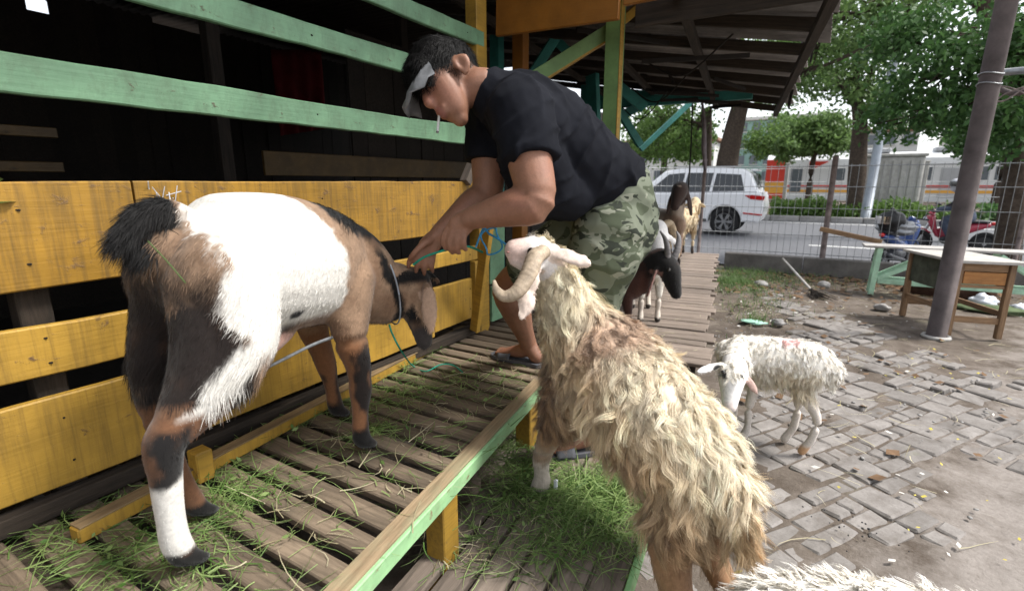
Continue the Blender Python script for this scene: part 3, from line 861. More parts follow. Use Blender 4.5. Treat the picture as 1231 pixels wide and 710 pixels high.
beam('roof_rail', (cxs(.7), YN + .30, 1.90), (cxs(2.5), YN + .30, 1.91), .03, .03, m_alloy, suv)
beam('spoiler', (cxs(.36), YN + .3, 1.80), (cxs(.36), YF - .3, 1.80), .16, .04, m_carwhite, suv)
beam('sill', (cxs(1.45), YN - .004, .41), (cxs(3.25), YN - .004, .41), .03, .09, m_blk, suv)
def wheel(parent, c, r, w, axis=(0, 1, 0), spokes=6, rim_mat=None):
    ax = np.array(axis, float); c = np.array(c, float)
    u = np.cross(ax, [0, 0, 1.0]); u /= np.linalg.norm(u); v = np.cross(u, ax)
    th = np.linspace(0, 2 * math.pi, 32, endpoint=False)
    prof_ = [(.62 * r, -w * .45), (.92 * r, -w * .5), (r, -w * .32), (r, w * .32), (.92 * r, w * .5), (.62 * r, w * .45)]
    V, F = [], []
    for q, (rr, o_) in enumerate(prof_):
        for t in th: V.append(c + ax * o_ + (u * math.cos(t) + v * math.sin(t)) * rr)
    n = len(th); m_ = len(prof_)
    for q in range(m_):
        for j in range(n):
            F.append((q * n + j, q * n + (j + 1) % n, ((q + 1) % m_) * n + (j + 1) % n, ((q + 1) % m_) * n + j))
    tw = mk('wheel', V, F, m_tyre, parent, smooth=True)
    P_ = []
    for k in range(spokes):
        for dd in (-.11, .11):
            t = 2 * math.pi * k / spokes + dd
            d = u * math.cos(t) + v * math.sin(t)
            Mx = np.column_stack([d, np.cross(ax, d), ax])
            P_.append(boxgeo(c + d * r * .33 + ax * (-w * .38), (r * .62, r * .075, w * .1), Mx))
    ring = [(c - ax * w * .36 + (u * math.cos(t) + v * math.sin(t)) * r * .62) for t in np.linspace(0, 2 * math.pi, 25)]
    P_.append(tubegeo(ring, r * .04, segs=6, cap='flat', up=ax))
    P_.append(tubegeo([c - ax * w * .5, c + ax * w * .2], r * .13, segs=12, cap='flat'))
    Vr, Fr = joingeo(P_)
    mk('rim', Vr, Fr, rim_mat or m_alloy, tw)
    Vd, Fd = tubegeo([c + ax * w * -.2, c + ax * w * .2], r * .62, segs=24, cap='flat')
    mk('hub_shade', Vd, Fd, m_blk, tw)
    return tw
for s in (.98, 3.75):
    for y_ in (YN + .13, YF - .13):
        wheel(suv, (cxs(s), y_, .385), .385, .25, axis=(0, 1, 0) if y_ < 16 else (0, -1, 0))
mk('arch_liner', *boxgeo((cxs(.98), 16.15, .66), (.8, 1.5, .3)), m_blk, suv)

# ================================================================== TRAIN, RAILWAY FENCE, FAR BUILDINGS
m_train = plain('train_white', (0.66, 0.67, 0.68), 0.4, 0.4, nscale=.6, amt=0.08, bmp=0)
m_tred = plain('train_red', (0.62, 0.05, 0.03), 0.4, 0.4, nscale=1, amt=0.1, bmp=0)
m_torg = plain('train_orange', (0.75, 0.38, 0.06), 0.4, 0.4, nscale=1, amt=0.1, bmp=0)
m_twin = plain('train_window', (0.10, 0.12, 0.14), 0.15, 0.6, nscale=1, amt=0.3, bmp=0)
m_troof = plain('train_roof', (0.45, 0.46, 0.48), 0.6, 0.3, nscale=.6, amt=0.2, bmp=0)
def carriage(x0, x1, cab, label):
    t = thing('train_carriage', label, 'train', ((x0 + x1) / 2, 51.4, -.3), group='commuter train carriages')
    YT = 50.0
    sec = [(0, -.1), (0, 2.9), (.12, 3.35), (.55, 3.72), (1.4, 3.86), (2.25, 3.72), (2.68, 3.35), (2.8, 2.9), (2.8, -.1)]
    n = len(sec)
    V = [(x, YT + a_, b__) for x in (x0, x1) for a_, b__ in sec]
    F = [tuple(range(n)), tuple(range(2 * n - 1, n - 1, -1))] + [(i, n + i, n + (i + 1) % n, (i + 1) % n)[::-1] for i in range(n)]
    mk('body', V, F, m_train, t)
    L_ = x1 - x0
    s0 = x0 + (1.75 if cab else .05)
    box('red_stripe', ((s0 + x1) / 2, YT - .012, 1.18), (x1 - s0, .02, .20), m_tred, t, ch=0)
    box('orange_stripe', ((s0 + x1) / 2, YT - .012, .80), (x1 - s0, .02, .22), m_torg, t, ch=0)
    if cab:
        box('cab_panel', (x0 + .75, YT - .018, 2.45), (1.5, .03, 1.9), m_tred, t, ch=0)
        box('cab_panel', (x0 + .75, YT - .018, 1.05), (1.5, .03, .9), m_torg, t, ch=0)
        box('cab_panel', (x0 + .75, YT - .018, .35), (1.5, .03, .5), m_tred, t, ch=0)
        mk('cab_panel', [(x0 + 3.2, YT - .02, 3.2), (x0 + 4.6, YT - .02, 3.2), (x0 + 3.2, YT - .02, 2.4), (x0 + 3.2, YT + .01, 3.2), (x0 + 4.6, YT + .01, 3.2), (x0 + 3.2, YT + .01, 2.4)], [(0, 2, 1), (3, 4, 5), (0, 1, 4, 3), (1, 2, 5, 4), (2, 0, 3, 5)], m_tred, t)
    xx = x0 + (5.4 if cab else 1.5)
    while xx < x1 - 1.2:
        box('window', (xx, YT - .012, 2.15), (.8, .03, .95), m_twin, t, ch=.01)
        box('window', (xx + 1.15, YT - .012, 2.15), (.8, .03, .95), m_twin, t, ch=.01)
        box('door', (xx + 2.7, YT - .010, 1.45), (1.25, .02, 2.2), m_troof, t, ch=.01)
        xx += 4.4
    if cab: box('door', (x0 + 2.35, YT - .012, 1.7), (.85, .03, 2.0), m_twin, t, ch=.01)
    for f in (.2, .5, .8):
        box('roof_unit', (x0 + L_ * f, 51.4, 3.98), (1.9, 1.6, .34), m_troof, t, ch=.06)
    for f in (.12, .2, .8, .88):
        wheel(t, (x0 + L_ * f, YT + .4, -.0), .42, .12, spokes=3)
carriage(-4.1, 11.4, True, 'white commuter carriage with red and orange cab end beyond the street')
carriage(12.0, 29.0, False, 'white commuter carriage following at the right, without a coloured cab')
gw = box('railway_ballast', (5, 51.5, -.2), (140, 8, .5), plain('ballast', (.16, .14, .12), .95, .1, nscale=3, amt=.5, bmp=.5), ch=0)
tag(gw, kind='structure')
ORD = ('first', 'second', 'third', 'fourth', 'fifth', 'sixth', 'seventh', 'eighth', 'ninth', 'tenth', 'eleventh', 'twelfth')
for k in range(12):
    x = -9.0 + k * 2.55
    o = thing('fence_post', 'slim concrete post in the row along the railway, ' + ORD[k] + ' from the left', 'post', (x, 27.2, 0), group='concrete posts along the railway')
    beam('shaft', (x, 27.2, .05), (x, 27.2, 2.3), .14, .16, m_conc_l, o, up=(0, 1, 0), ch=.02)
    beam('cap', (x, 27.2, 2.3), (x, 27.2, 2.36), .18, .2, m_conc_l, o, up=(0, 1, 0), ch=.02)
for z in (.9, 1.5, 2.1):
    w_ = tube('fence_wire', [(-12, 27.28, z), (24, 27.28, z)], .012, m_galv, segs=4)
    tag(w_, {.9: 'lowest', 1.5: 'middle', 2.1: 'topmost'}[z] + ' wire strung between the concrete railway posts', 'wire', 'railway fence wires')
cp = thing('utility_box', 'pale ribbed concrete box standing between street and railway', 'utility box', ony(1068, 250, 25.5))
c0 = ony(1068, 230, 25.5)
box('cabinet', (c0[0], 25.5, 1.25), (1.9, 1.0, 2.4), m_conc_l, cp, ch=.04)
for k in range(7): box('rib', (c0[0] - .84 + k * .28, 24.98, 1.3), (.09, .05, 2.0), m_conc_l, cp, ch=.01)
box('lid', (c0[0], 25.5, 2.51), (2.05, 1.15, .12), m_conc_l, cp, ch=.03)

m_bwall = plain('pale_facade', (0.62, 0.62, 0.60), .8, .2, nscale=.3, amt=.12, bmp=0)
m_bgreen = plain('green_glass_facade', (0.22, 0.36, 0.33), .3, .5, nscale=.3, amt=.15, bmp=0)
m_broof = plain('brown_roof', (0.26, 0.16, 0.11), .85, .2, nscale=.5, amt=.3, bmp=0)
def building(label, x0, x1, y, h, wall, storeys, cols, roofm):
    b = thing('building', label, 'building', ((x0 + x1) / 2, y + 5, 0))
    box('wall', ((x0 + x1) / 2, y + 5, h / 2), (x1 - x0, 10, h), wall, b, ch=.05)
    box('roof', ((x0 + x1) / 2, y + 5, h + .3), (x1 - x0 + 1, 11, .6), roofm, b, ch=.1)
    for s in range(storeys):
        for c in range(cols):
            xx = x0 + (c + .5) * (x1 - x0) / cols; zz = 1.6 + s * (h - 1) / storeys + 1
            w = box('window', (xx, y - .04, zz), ((x1 - x0) / cols * .6, .12, (h / storeys) * .5), m_twin, b, ch=.02)
            box('sill', (xx, y - .12, zz - (h / storeys) * .27), ((x1 - x0) / cols * .66, .2, .12), m_bwall, w, ch=.02)
building('pale green glass office block behind the train', -13, 1.5, 95, 11.5, m_bgreen, 4, 7, m_bwall)
building('white house with brown roof far behind the train', 2.5, 12, 98, 9.0, m_bwall, 3, 4, m_broof)
building('long white building at the right beyond the train', 15, 40, 92, 10.0, m_bwall, 3, 9, m_bwall)
building('white low building at the left behind the street trees', -42, -15, 88, 8.0, m_bwall, 2, 8, m_broof)

# ================================================================== TREES, HEDGE
m_bark = plain('grey_brown_bark', (0.075, 0.058, 0.046), .95, .1, nscale=14, amt=.5, bmp=.8)
m_leaf_l = leafmat('light_leaves', (0.065, 0.12, 0.034), (0.15, 0.24, 0.075), .45)
m_leaf_d = leafmat('deep_leaves', (0.035, 0.085, 0.025), (0.08, 0.17, 0.045), .35)
m_leaf_m = leafmat('mid_leaves', (0.06, 0.12, 0.025), (0.14, 0.23, 0.06), .42)
def leaves(C, size, rg, droop=.3):
    n = len(C)
    d = rg.normal(size=(n, 3)); d[:, 2] -= droop; d /= np.linalg.norm(d, axis=1)[:, None]
    u = rg.normal(size=(n, 3)); s = np.cross(d, u); s /= np.linalg.norm(s, axis=1)[:, None]
    nn = np.cross(s, d)
    L = (size * rg.uniform(.7, 1.35, n))[:, None]
    V = np.stack([C, C + d * L * .5 + s * L * .24 + nn * L * .06, C + d * L, C + d * L * .5 - s * L * .24 + nn * L * .06], 1).reshape(-1, 3)
    i = np.arange(n)[:, None] * 4
    return V, np.hstack([i, i + 1, i + 2, i + 3])
def tree(name, label, base, trunk, r0, blobs, nleaf, lsize, lm, group=None, seed=1, spread=.22, nsub=24):
    rg = np.random.default_rng(seed)
    t = thing(name, label, 'tree', base, group=group)
    base = np.array(base, float)
    trunk = [base] + [np.array(p, float) for p in trunk]
    top = trunk[-1]
    parts = [tubegeo(trunk, np.linspace(r0, r0 * .55, len(trunk)), segs=9, cap='flat', sub=4)]
    pts = []
    for (c, rad) in blobs:
        c = np.array(c, float); rad = np.array(rad, float)
        k0 = trunk[-1] if rg.random() < .6 else trunk[-2] * .4 + trunk[-1] * .6
        mid = k0 * .5 + c * .5 + rg.normal(size=3) * .15 * np.linalg.norm(c - k0) * .6
        parts.append(tubegeo([k0, mid, c], [r0 * .38, r0 * .22, r0 * .08], segs=6, cap='flat', sub=4))
        for q in range(nsub):
            d = rg.normal(size=3); d /= np.linalg.norm(d)
            e = c + d * rad * rg.uniform(.35, 1.0)
            if q % 3 == 0:
                parts.append(tubegeo([c * .6 + mid * .4, (c + e) / 2 + rg.normal(size=3) * .1, e], [r0 * .10, r0 * .07, r0 * .02], segs=4, cap='flat', sub=2))
            m_ = int(nleaf / len(blobs) / nsub)
            pts.append(e + rg.normal(size=(m_, 3)) * rad * spread * rg.uniform(.5, 1.1))
    V, F = joingeo(parts); mk('trunk', V, F, m_bark, t, smooth=True)
    V, F = leaves(np.vstack(pts), lsize, rg)
    mk('crown', V, F, lm, t)
    return t
def W(x, y, Y): return ony(x, y, Y)
g0 = lambda x, Y: (ony(x, 250, Y)[0], Y, 0.0)
tree('street_tree', 'thick leaning street tree behind the white car', g0(872, 24.5), [W(874, 200, 24.5), W(884, 150, 24.5), W(898, 100, 24.5)], .55,
     [(W(905, 60, 24.5), (2.6, 2, 1.4)), (W(860, 95, 24), (2.2, 2, 1.3)), (W(850, 30, 25), (2.5, 2, 1.5)), (W(965, 60, 24), (1.8, 2, 1.4))], 5600, .21, m_leaf_m, 'street trees', 3)
tree('street_tree', 'slim street tree left of the thick leaning one', g0(846, 25.5), [W(850, 190, 25.5), W(852, 130, 25.5)], .26,
     [(W(815, 150, 25.5), (2.0, 1.6, 1.2)), (W(790, 185, 25.5), (2.2, 1.6, .9)), (W(835, 178, 26), (1.2, 1.4, .7)), (W(790, 140, 25), (1.8, 1.6, 1.2))], 3400, .21, m_leaf_m, 'street trees', 4)
tree('street_tree', 'dark trunked street tree in front of the train', g0(1031, 24.0), [W(1031, 200, 24), W(1034, 150, 24), W(1030, 118, 24)], .36,
     [(W(1010, 95, 24), (2.0, 1.8, 1.3)), (W(1050, 75, 24), (2.0, 1.8, 1.4)), (W(985, 60, 24), (2.2, 1.8, 1.3)), (W(1040, 30, 24), (2.4, 2, 1.3)), (W(1075, 118, 23.5), (1.6, 1.4, .9))], 6200, .21, m_leaf_l, 'street trees', 5)
tree('street_tree', 'broad dark leaved tree with its trunk by the bench', (ony(1214, 300, 10.6)[0], 10.6, 0.0), [W(1217, 250, 10.6), W(1226, 170, 10.6), W(1240, 60, 10.6)], .19,
     [(W(1150, 40, 10.8), (.9, .9, .6)), (W(1195, 70, 10.2), (.9, .9, .65)), (W(1120, 95, 11), (.8, .8, .5)), (W(1165, 125, 10.6), (.85, .8, .45)), (W(1215, 150, 10.2), (.7, .8, .5)), (W(1100, 140, 11.4), (.8, .7, .4)), (W(1235, 20, 10), (.9, .9, .7)), (W(1085, 50, 11.5), (.7, .8, .5))], 9000, .115, m_leaf_d, 'street trees', 6, .24)
tree('roadside_tree', 'light green tree arching over the canopy edge', (ony(1150, 250, 17)[0] + 6.5, 17, 0.0), [W(1250, 120, 17), W(1180, 0, 17), W(1080, -60, 17)], .28,
     [(W(1010, 25, 16.5), (1.8, 1.5, .7)), (W(965, 75, 16.5), (1.2, 1.4, .7)), (W(1060, 10, 16.5), (1.6, 1.5, .8)), (W(940, 100, 16.5), (.9, 1.0, .6)), (W(1120, -5, 16.5), (1.5, 1.4, .8))], 5600, .15, m_leaf_l, None, 7, .25)
for k, (x, Y, s, lb) in enumerate(((795, 34, 2.4, 'rounded far tree left of the car behind the rag'), (970, 46, 2.6, 'rounded pale tree between car and train cab'), (1195, 44, 2.4, 'small dark tree above the train at right'), (930, 70, 3.5, 'tall far tree above the train cab'))):
    b0_ = g0(x, Y)
    tree('background_tree', lb, b0_, [(b0_[0], Y, s * 1.1), (b0_[0] + .2, Y, s * 1.8)], .25,
         [((b0_[0], Y, s * 2.1), (s, s, s * .6)), ((b0_[0] - s * .6, Y, s * 1.7), (s * .6, s, s * .5)), ((b0_[0] + s * .6, Y, s * 1.8), (s * .6, s, s * .5))], 6500, .36, (m_leaf_l, m_leaf_l, m_leaf_d, m_leaf_m)[k], 'background trees', 20 + k)
def hedge(name, label, x0, x1, Y, h, lm, n, sz, seed):
    rg = np.random.default_rng(seed)
    C = np.column_stack([rg.uniform(x0, x1, n), Y + rg.normal(0, .45, n), rg.uniform(.1, h, n) * rg.uniform(.7, 1.0, n)])
    C[:, 2] *= .85 + .25 * hash3(C * [1.1, .2, 0])
    t = thing(name, label, 'hedge', ((x0 + x1) / 2, Y, .1))
    V, F = leaves(C, sz, rg, -.2); mk('foliage', V, F, lm, t)
    tube('stem', [(x0, Y, .15), ((x0 + x1) / 2, Y + .1, .4), (x1, Y, .2)], .03, m_bark, t, segs=5)
hedge('hedge', 'clipped green hedge on the far side of the street', -1.6, 4.2, 24.0, .95, m_leaf_m, 7000, .16, 31)
hedge('hedge', 'straggly dark hedge behind the motorcyclist', 5.0, 14, 24.0, .95, m_leaf_d, 6000, .18, 32)

lampm = plain('grey_lamp_steel', (0.30, 0.33, 0.37), .5, .4, metal=.3, nscale=3, amt=.2)
lb_ = ony(1042, 250, 23.2)
lp = thing('street_lamp', 'tall slim grey street lamp post beside the dark tree trunk', 'street lamp', (lb_[0], 23.2, 0))
tube('pole', [(lb_[0], 23.2, 0.1), (lb_[0] + .1, 23.2, 5), (lb_[0] + .35, 23.2, 10.5)], [.17, .14, .09], lampm, lp, segs=10)
tube('arm', [(lb_[0] + .34, 23.2, 10.3), (lb_[0] + .4, 22.4, 10.9), (lb_[0] + .4, 21.2, 11.0)], .05, lampm, lp, segs=6, sub=3)
box('lamp_head', (lb_[0] + .4, 20.8, 11.0), (.28, .8, .12), lampm, lp, ch=.03)

# ================================================================== YARD: POLE, DESK, BENCH, BROOM
m_pole = plain('weathered_pole', (0.105, 0.088, 0.086), .85, .2, nscale=5, amt=.4, bmp=.35)
po = thing('utility_pole', 'thick weathered grey brown pole standing beside the wooden desk', 'pole', (1.132, 6.064, 0))
tube('shaft', [(1.132, 6.064, -.03), (1.155, 6.06, 2), (1.19, 6.06, 4.6)], [.080, .078, .074], m_pole, po, segs=20)
ring = [(1.132 + .10 * math.cos(t), 6.064 + .10 * math.sin(t), .005) for t in np.linspace(0, 2 * math.pi, 18)]
tube('base_collar', ring, .02, m_conc_l, po, segs=6)
for z in (2.28, 2.36):
    rr_ = [(1.158 + .083 * math.cos(t), 6.06 + .083 * math.sin(t), z + .01 * math.sin(t * 2)) for t in np.linspace(0, 2 * math.pi, 20)]
    tube('wire_wrap', rr_, .006, m_galv, po, segs=5)
tube('side_arm', [at(1195, 88, 5.3), at(1240, 84, 5.0)], .035, m_galv, po, segs=8)
tube('side_arm', [at(1190, 100, 5.3), at(1215, 112, 5.2), at(1245, 108, 5.0)], .028, m_pole, po, segs=8, sub=3)
for k, (y0, y1, y2) in enumerate(((102, 122, 96), (125, 115, 100), (112, 104, 118))):
    tube('cable', [at(1186, y0 + 10, 5.25), at(1205, y1, 5.15), at(1245, y2, 5.0)], .008, m_rust, po, segs=5, sub=5)

A, Cc, Dd = np.array([.964, 6.90, 0]), np.array([1.235, 6.20, 0]), np.array([1.62, 6.29, 0])
Bb = A + Dd - Cc
desk = thing('wooden_desk', 'old wooden desk with a drawer and scuffed pale top behind the pole', 'desk', (A + Dd) / 2)
m_desktop = plain('scuffed_desk_top', (0.42, 0.40, 0.37), .6, .3, nscale=6, amt=.3, bmp=.1)
m_panel = plain('scuffed_green_panel', (0.085, 0.095, 0.07), .85, .2, nscale=8, amt=.5, bmp=.2)
for p in (A, Bb, Cc, Dd):
    beam('leg', p + [0, 0, 0], p + [0, 0, .715], .05, .05, m_table, desk, up=(Cc - A) / np.linalg.norm(Cc - A), ch=.004)
ux = (Dd - Cc) / np.linalg.norm(Dd - Cc); uy = (A - Cc) / np.linalg.norm(A - Cc)
q = [Cc - ux * .07 - uy * .06, Dd + ux * .10 - uy * .06, Bb + ux * .10 + uy * .06, A - ux * .07 + uy * .06]
V = [p + [0, 0, z] for z in (.717, .742) for p in q]
mk('table_top', V, [(3, 2, 1, 0), (4, 5, 6, 7), (0, 1, 5, 4), (1, 2, 6, 5), (2, 3, 7, 6), (3, 0, 4, 7)], m_desktop, desk)
beam('side_panel', Cc + uy * .03 + [0, 0, .56], A - uy * .03 + [0, 0, .56], .018, .30, m_panel, desk)
beam('side_panel', Dd + uy * .03 + [0, 0, .60], Bb - uy * .03 + [0, 0, .60], .018, .22, m_table, desk)
beam('apron', Cc + ux * .03 + [0, 0, .675], Dd - ux * .03 + [0, 0, .675], .02, .07, m_table, desk)
m_drawer = wood('drawer_wood', (0.30, 0.13, 0.045), (0.48, 0.24, 0.09), var=(.95, 1.05))
dr = beam('drawer', Cc + ux * .035 - uy * .004 + [0, 0, .575], Dd - ux * .035 - uy * .004 + [0, 0, .575], .022, .115, m_drawer, desk)
beam('apron', Cc + ux * .03 + [0, 0, .495], Dd - ux * .03 + [0, 0, .495], .02, .03, m_table, desk)
for (p, r_) in ((Cc, Dd), (A, Bb)):
    beam('stretcher', p + [0, 0, .17] , r_ + [0, 0, .17], .022, .06, m_table, desk)
beam('stretcher', A + [0, 0, .24], Cc + [0, 0, .24], .022, .05, m_table, desk)
beam('stretcher', Bb + [0, 0, .24], Dd + [0, 0, .24], .022, .05, m_table, desk)

bench = thing('mint_bench', 'long pale mint green bench in front of the fence', 'bench', (1.8, 8.2, 0))
m_benchtop = plain('worn_bench_top', (0.40, 0.38, 0.36), .7, .3, nscale=5, amt=.3, bmp=.2)
m_lmint = paint('light_mint_paint', (0.42, 0.66, 0.48), (0.25, 0.22, 0.17), (0.66, 0.74), (6, 6, 6), dirt=(0.25, 0.28, 0.2))
beam('bench_top', (.60, 8.16, .64), (3.3, 8.26, .645), .34, .028, m_benchtop, bench)
for x in (.78, 2.55):
    for yy in (8.04, 8.30):
        beam('leg', (x - .03, yy + .03 * (x - .78), 0), (x, yy + .03 * (x - .78), .625), .06, .055, m_lmint, bench, up=(0, 1, 0))
    beam('crosspiece', (x - .02, 8.07, .22), (x - .02, 8.29, .22), .03, .05, m_lmint, bench)
for yy in (8.03, 8.31):
    beam('brace', (.80, yy, .22), (1.42, yy + .02, .60), .03, .055, m_lmint, bench)
    beam('brace', (2.50, yy + .05, .22), (1.95, yy + .02, .60), .03, .055, m_lmint, bench)
    beam('rail', (.80, yy, .19), (2.53, yy + .05, .19), .03, .06, m_lmint, bench)

br = thing('broom', 'twig broom with a pale wooden stick leaning by the kerb', 'broom', onz(978, 350, 0))
b0_, b1_ = onz(942, 312, 0.0) * 0, onz(975, 348, 0.05)
b0_ = ony(941, 311, 9.0); tube('handle', [b0_, b1_], .017, m_desktop, br, segs=8)
parts = []
for k in range(60):
    e = b1_ + (b1_ - b0_) / np.linalg.norm(b1_ - b0_) * .32 + nrg.normal(size=3) * [.07, .07, .03]; e[2] = max(e[2], .012)
    parts.append(tubegeo([b1_ + nrg.normal(size=3) * .012, (b1_ + e) / 2 + nrg.normal(size=3) * .015, e], .004, segs=4, cap='flat'))
V, F = joingeo(parts); o = mk('bristles', V, F, m_dark, br); tag(o, kind='stuff')

# sack and plastic bags under the desk and bench
def lump(name, c, s, mat, parent=None, seed=0, amp=.25, fr=5.0, n=18):
    bm = bmesh.new(); bmesh.ops.create_uvsphere(bm, u_segments=n + 6, v_segments=n, radius=1.0)
    Vn = np.array([v.co[:] for v in bm.verts]); F = [tuple(v.index for v in f.verts) for f in bm.faces]; bm.free()
    d = 1 + amp * fbm(Vn * fr * .4, seed) + amp * .4 * fbm(Vn * fr, seed + 5)
    Vn = Vn * d[:, None] * np.array(s)
    Vn[:, 2] = np.maximum(Vn[:, 2], -s[2] * .72) 
    return mk(name, Vn + np.array(c), F, mat, parent, smooth=True)
m_sack = plain('brown_sack', (0.065, 0.035, 0.025), .9, .1, nscale=9, amt=.5, bmp=.5)
m_bag = plain('thin_white_plastic', (0.62, 0.65, 0.70), .4, .4, nscale=9, amt=.2, bmp=.4)
s1 = lump('sack', ony(1138, 352, 8.5), (.52, .22, .24), m_sack, seed=3); tag(s1, 'dark brown slumped sack lying under the desk and bench', 'sack')
s2 = lump('plastic_bag', onz(1181, 363, .07), (.12, .09, .09), m_bag, seed=8, amp=.5); tag(s2, 'crumpled white plastic bag on the ground beside the brown sack', 'bag')
s3 = lump('plastic_bag', onz(1226, 372, .04), (.10, .08, .06), m_bag, seed=9, amp=.5); tag(s3, 'small crumpled white plastic bag at the right edge by the bench', 'bag')
m_cl = plain('olive_cloth', (0.10, 0.13, 0.07), .9, .1, nscale=9, amt=.4, bmp=.4)
s4 = lump('floor_cloth', onz(1195, 372, .02), (.36, .16, .05), m_cl, seed=10, amp=.4); tag(s4, 'olive green cloth spread on the ground under the desk', 'cloth')

# ================================================================== ANIMALS
m_coat = vcol('animal_coat', .8, .15, 90, .3, .25, sheen=.2)
m_fur = vcol('fur_strands', .7, .2, 5, .1, 0, sheen=.15)
m_wool = vcol('wool_locks', .8, .1, 5, .1, 0, sheen=.25)
m_horn = plain('ridged_horn', (0.40, 0.32, 0.235), .6, .3, nscale=40, amt=.45, bmp=.5)
m_horn_d = plain('dark_horn', (0.17, 0.16, 0.16), .5, .4, nscale=16, amt=.4, bmp=.2)
m_pinknose = plain('pink_nose', (.30, .15, .13), .5, .4, nscale=30, amt=.3)
m_eye = plain('animal_eye', (0.012, 0.010, 0.008), .08, .8, nscale=3, amt=.1, bmp=0)
def local_of(root, p):
    return np.array((wm(root).inverted() @ V3(p))[:])
def chain(pts, up=(0, 0, 1), segs=16, sub=4, flat=None):
    """pts rows: x y z rx [ry]"""
    P = np.array([p[:3] for p in pts], float)
    rx = np.array([p[3] for p in pts], float)
    ry = np.array([p[4] if len(p) > 4 else p[3] for p in pts], float)
    return tubegeo(P, rx, ry, segs, up, 'round', sub)
def sample(Wv, Q, N, n, rg, wfun=None):
    a, b, c, d = (Wv[Q[:, k]] for k in range(4))
    ar = np.linalg.norm(np.cross(c - a, d - b), axis=1) * .5
    ctr = (a + b + c + d) / 4
    if wfun is not None: ar = ar * np.clip(wfun(ctr), 0, None)
    f = rg.choice(len(Q), n, p=ar / ar.sum())
    u, v = rg.random(n)[:, None], rg.random(n)[:, None]
    P = (a[f] * (1 - u) + b[f] * u) * (1 - v) + (d[f] * (1 - u) + c[f] * u) * v
    n4 = N[Q[f]].mean(1); n4 /= np.linalg.norm(n4, axis=1)[:, None] + 1e-9
    return P, n4
def unit(a): return a / (np.linalg.norm(a, axis=-1, keepdims=True) + 1e-9)
def ribbons(C, S, wid, col, tipcol):
    """C: n x (k+1) x 3 centre lines, S: n x 3 side vectors, wid n, col n x 3 -> mesh arrays"""
    n, k1, _ = C.shape
    t = np.linspace(0, 1, k1)
    wt = (1 - t ** 2 * .85)[None, :, None] * wid[:, None, None] * .5
    Lf, Rt = C - S[:, None, :] * wt, C + S[:, None, :] * wt
    V = np.stack([Lf, Rt], 2).reshape(-1, 3)
    base = (np.arange(n) * k1 * 2)[:, None]
    j = np.arange(k1 - 1)[None, :] * 2
    q = base + j
    F = np.stack([q, q + 1, q + 3, q + 2], -1).reshape(-1, 4)
    cc = col[:, None, :] * (1 - t[None, :, None]) + tipcol[:, None, :] * t[None, :, None]
    cc = np.repeat(cc, 2, axis=1).reshape(-1, 3)
    return V, F, cc
def fur(name, root, Wv, Q, N, n, length, flow, colf, width=.0022, lift=.3, seed=1, k=3, wfun=None, droop=.25, mat=None, jit=.22):
    rg = np.random.default_rng(seed)
    P, nn = sample(Wv, Q, N, n, rg, wfun)
    D = flow(P, nn); D = D - nn * np.sum(D * nn, 1, keepdims=True); D = unit(D + rg.normal(size=P.shape) * jit)
    D = unit(D - nn * np.sum(D * nn, 1, keepdims=True))
    L = length(P) * rg.uniform(.6, 1.3, n)
    t = np.linspace(0, 1, k + 1)
    lf = lift * rg.uniform(.6, 1.4, n)
    dirn = unit(D + nn * lf[:, None])
    C = P[:, None, :] - nn[:, None, :] * .002 + dirn[:, None, :] * (t[None, :, None] * L[:, None, None])
    C[:, :, 2] -= droop * (t[None, :] ** 2) * L[:, None]
    S = unit(np.cross(dirn, nn)); S = unit(S + nn * rg.uniform(-.7, .7, n)[:, None])
    col = colf(P) * rg.uniform(.72, 1.18, n)[:, None]
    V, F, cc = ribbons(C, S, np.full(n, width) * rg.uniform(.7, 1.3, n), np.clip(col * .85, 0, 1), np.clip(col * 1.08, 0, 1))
    o = mk(name, V, F, mat or m_fur, root, True, cc, wm(root), True)
    return tag(o, kind='stuff')
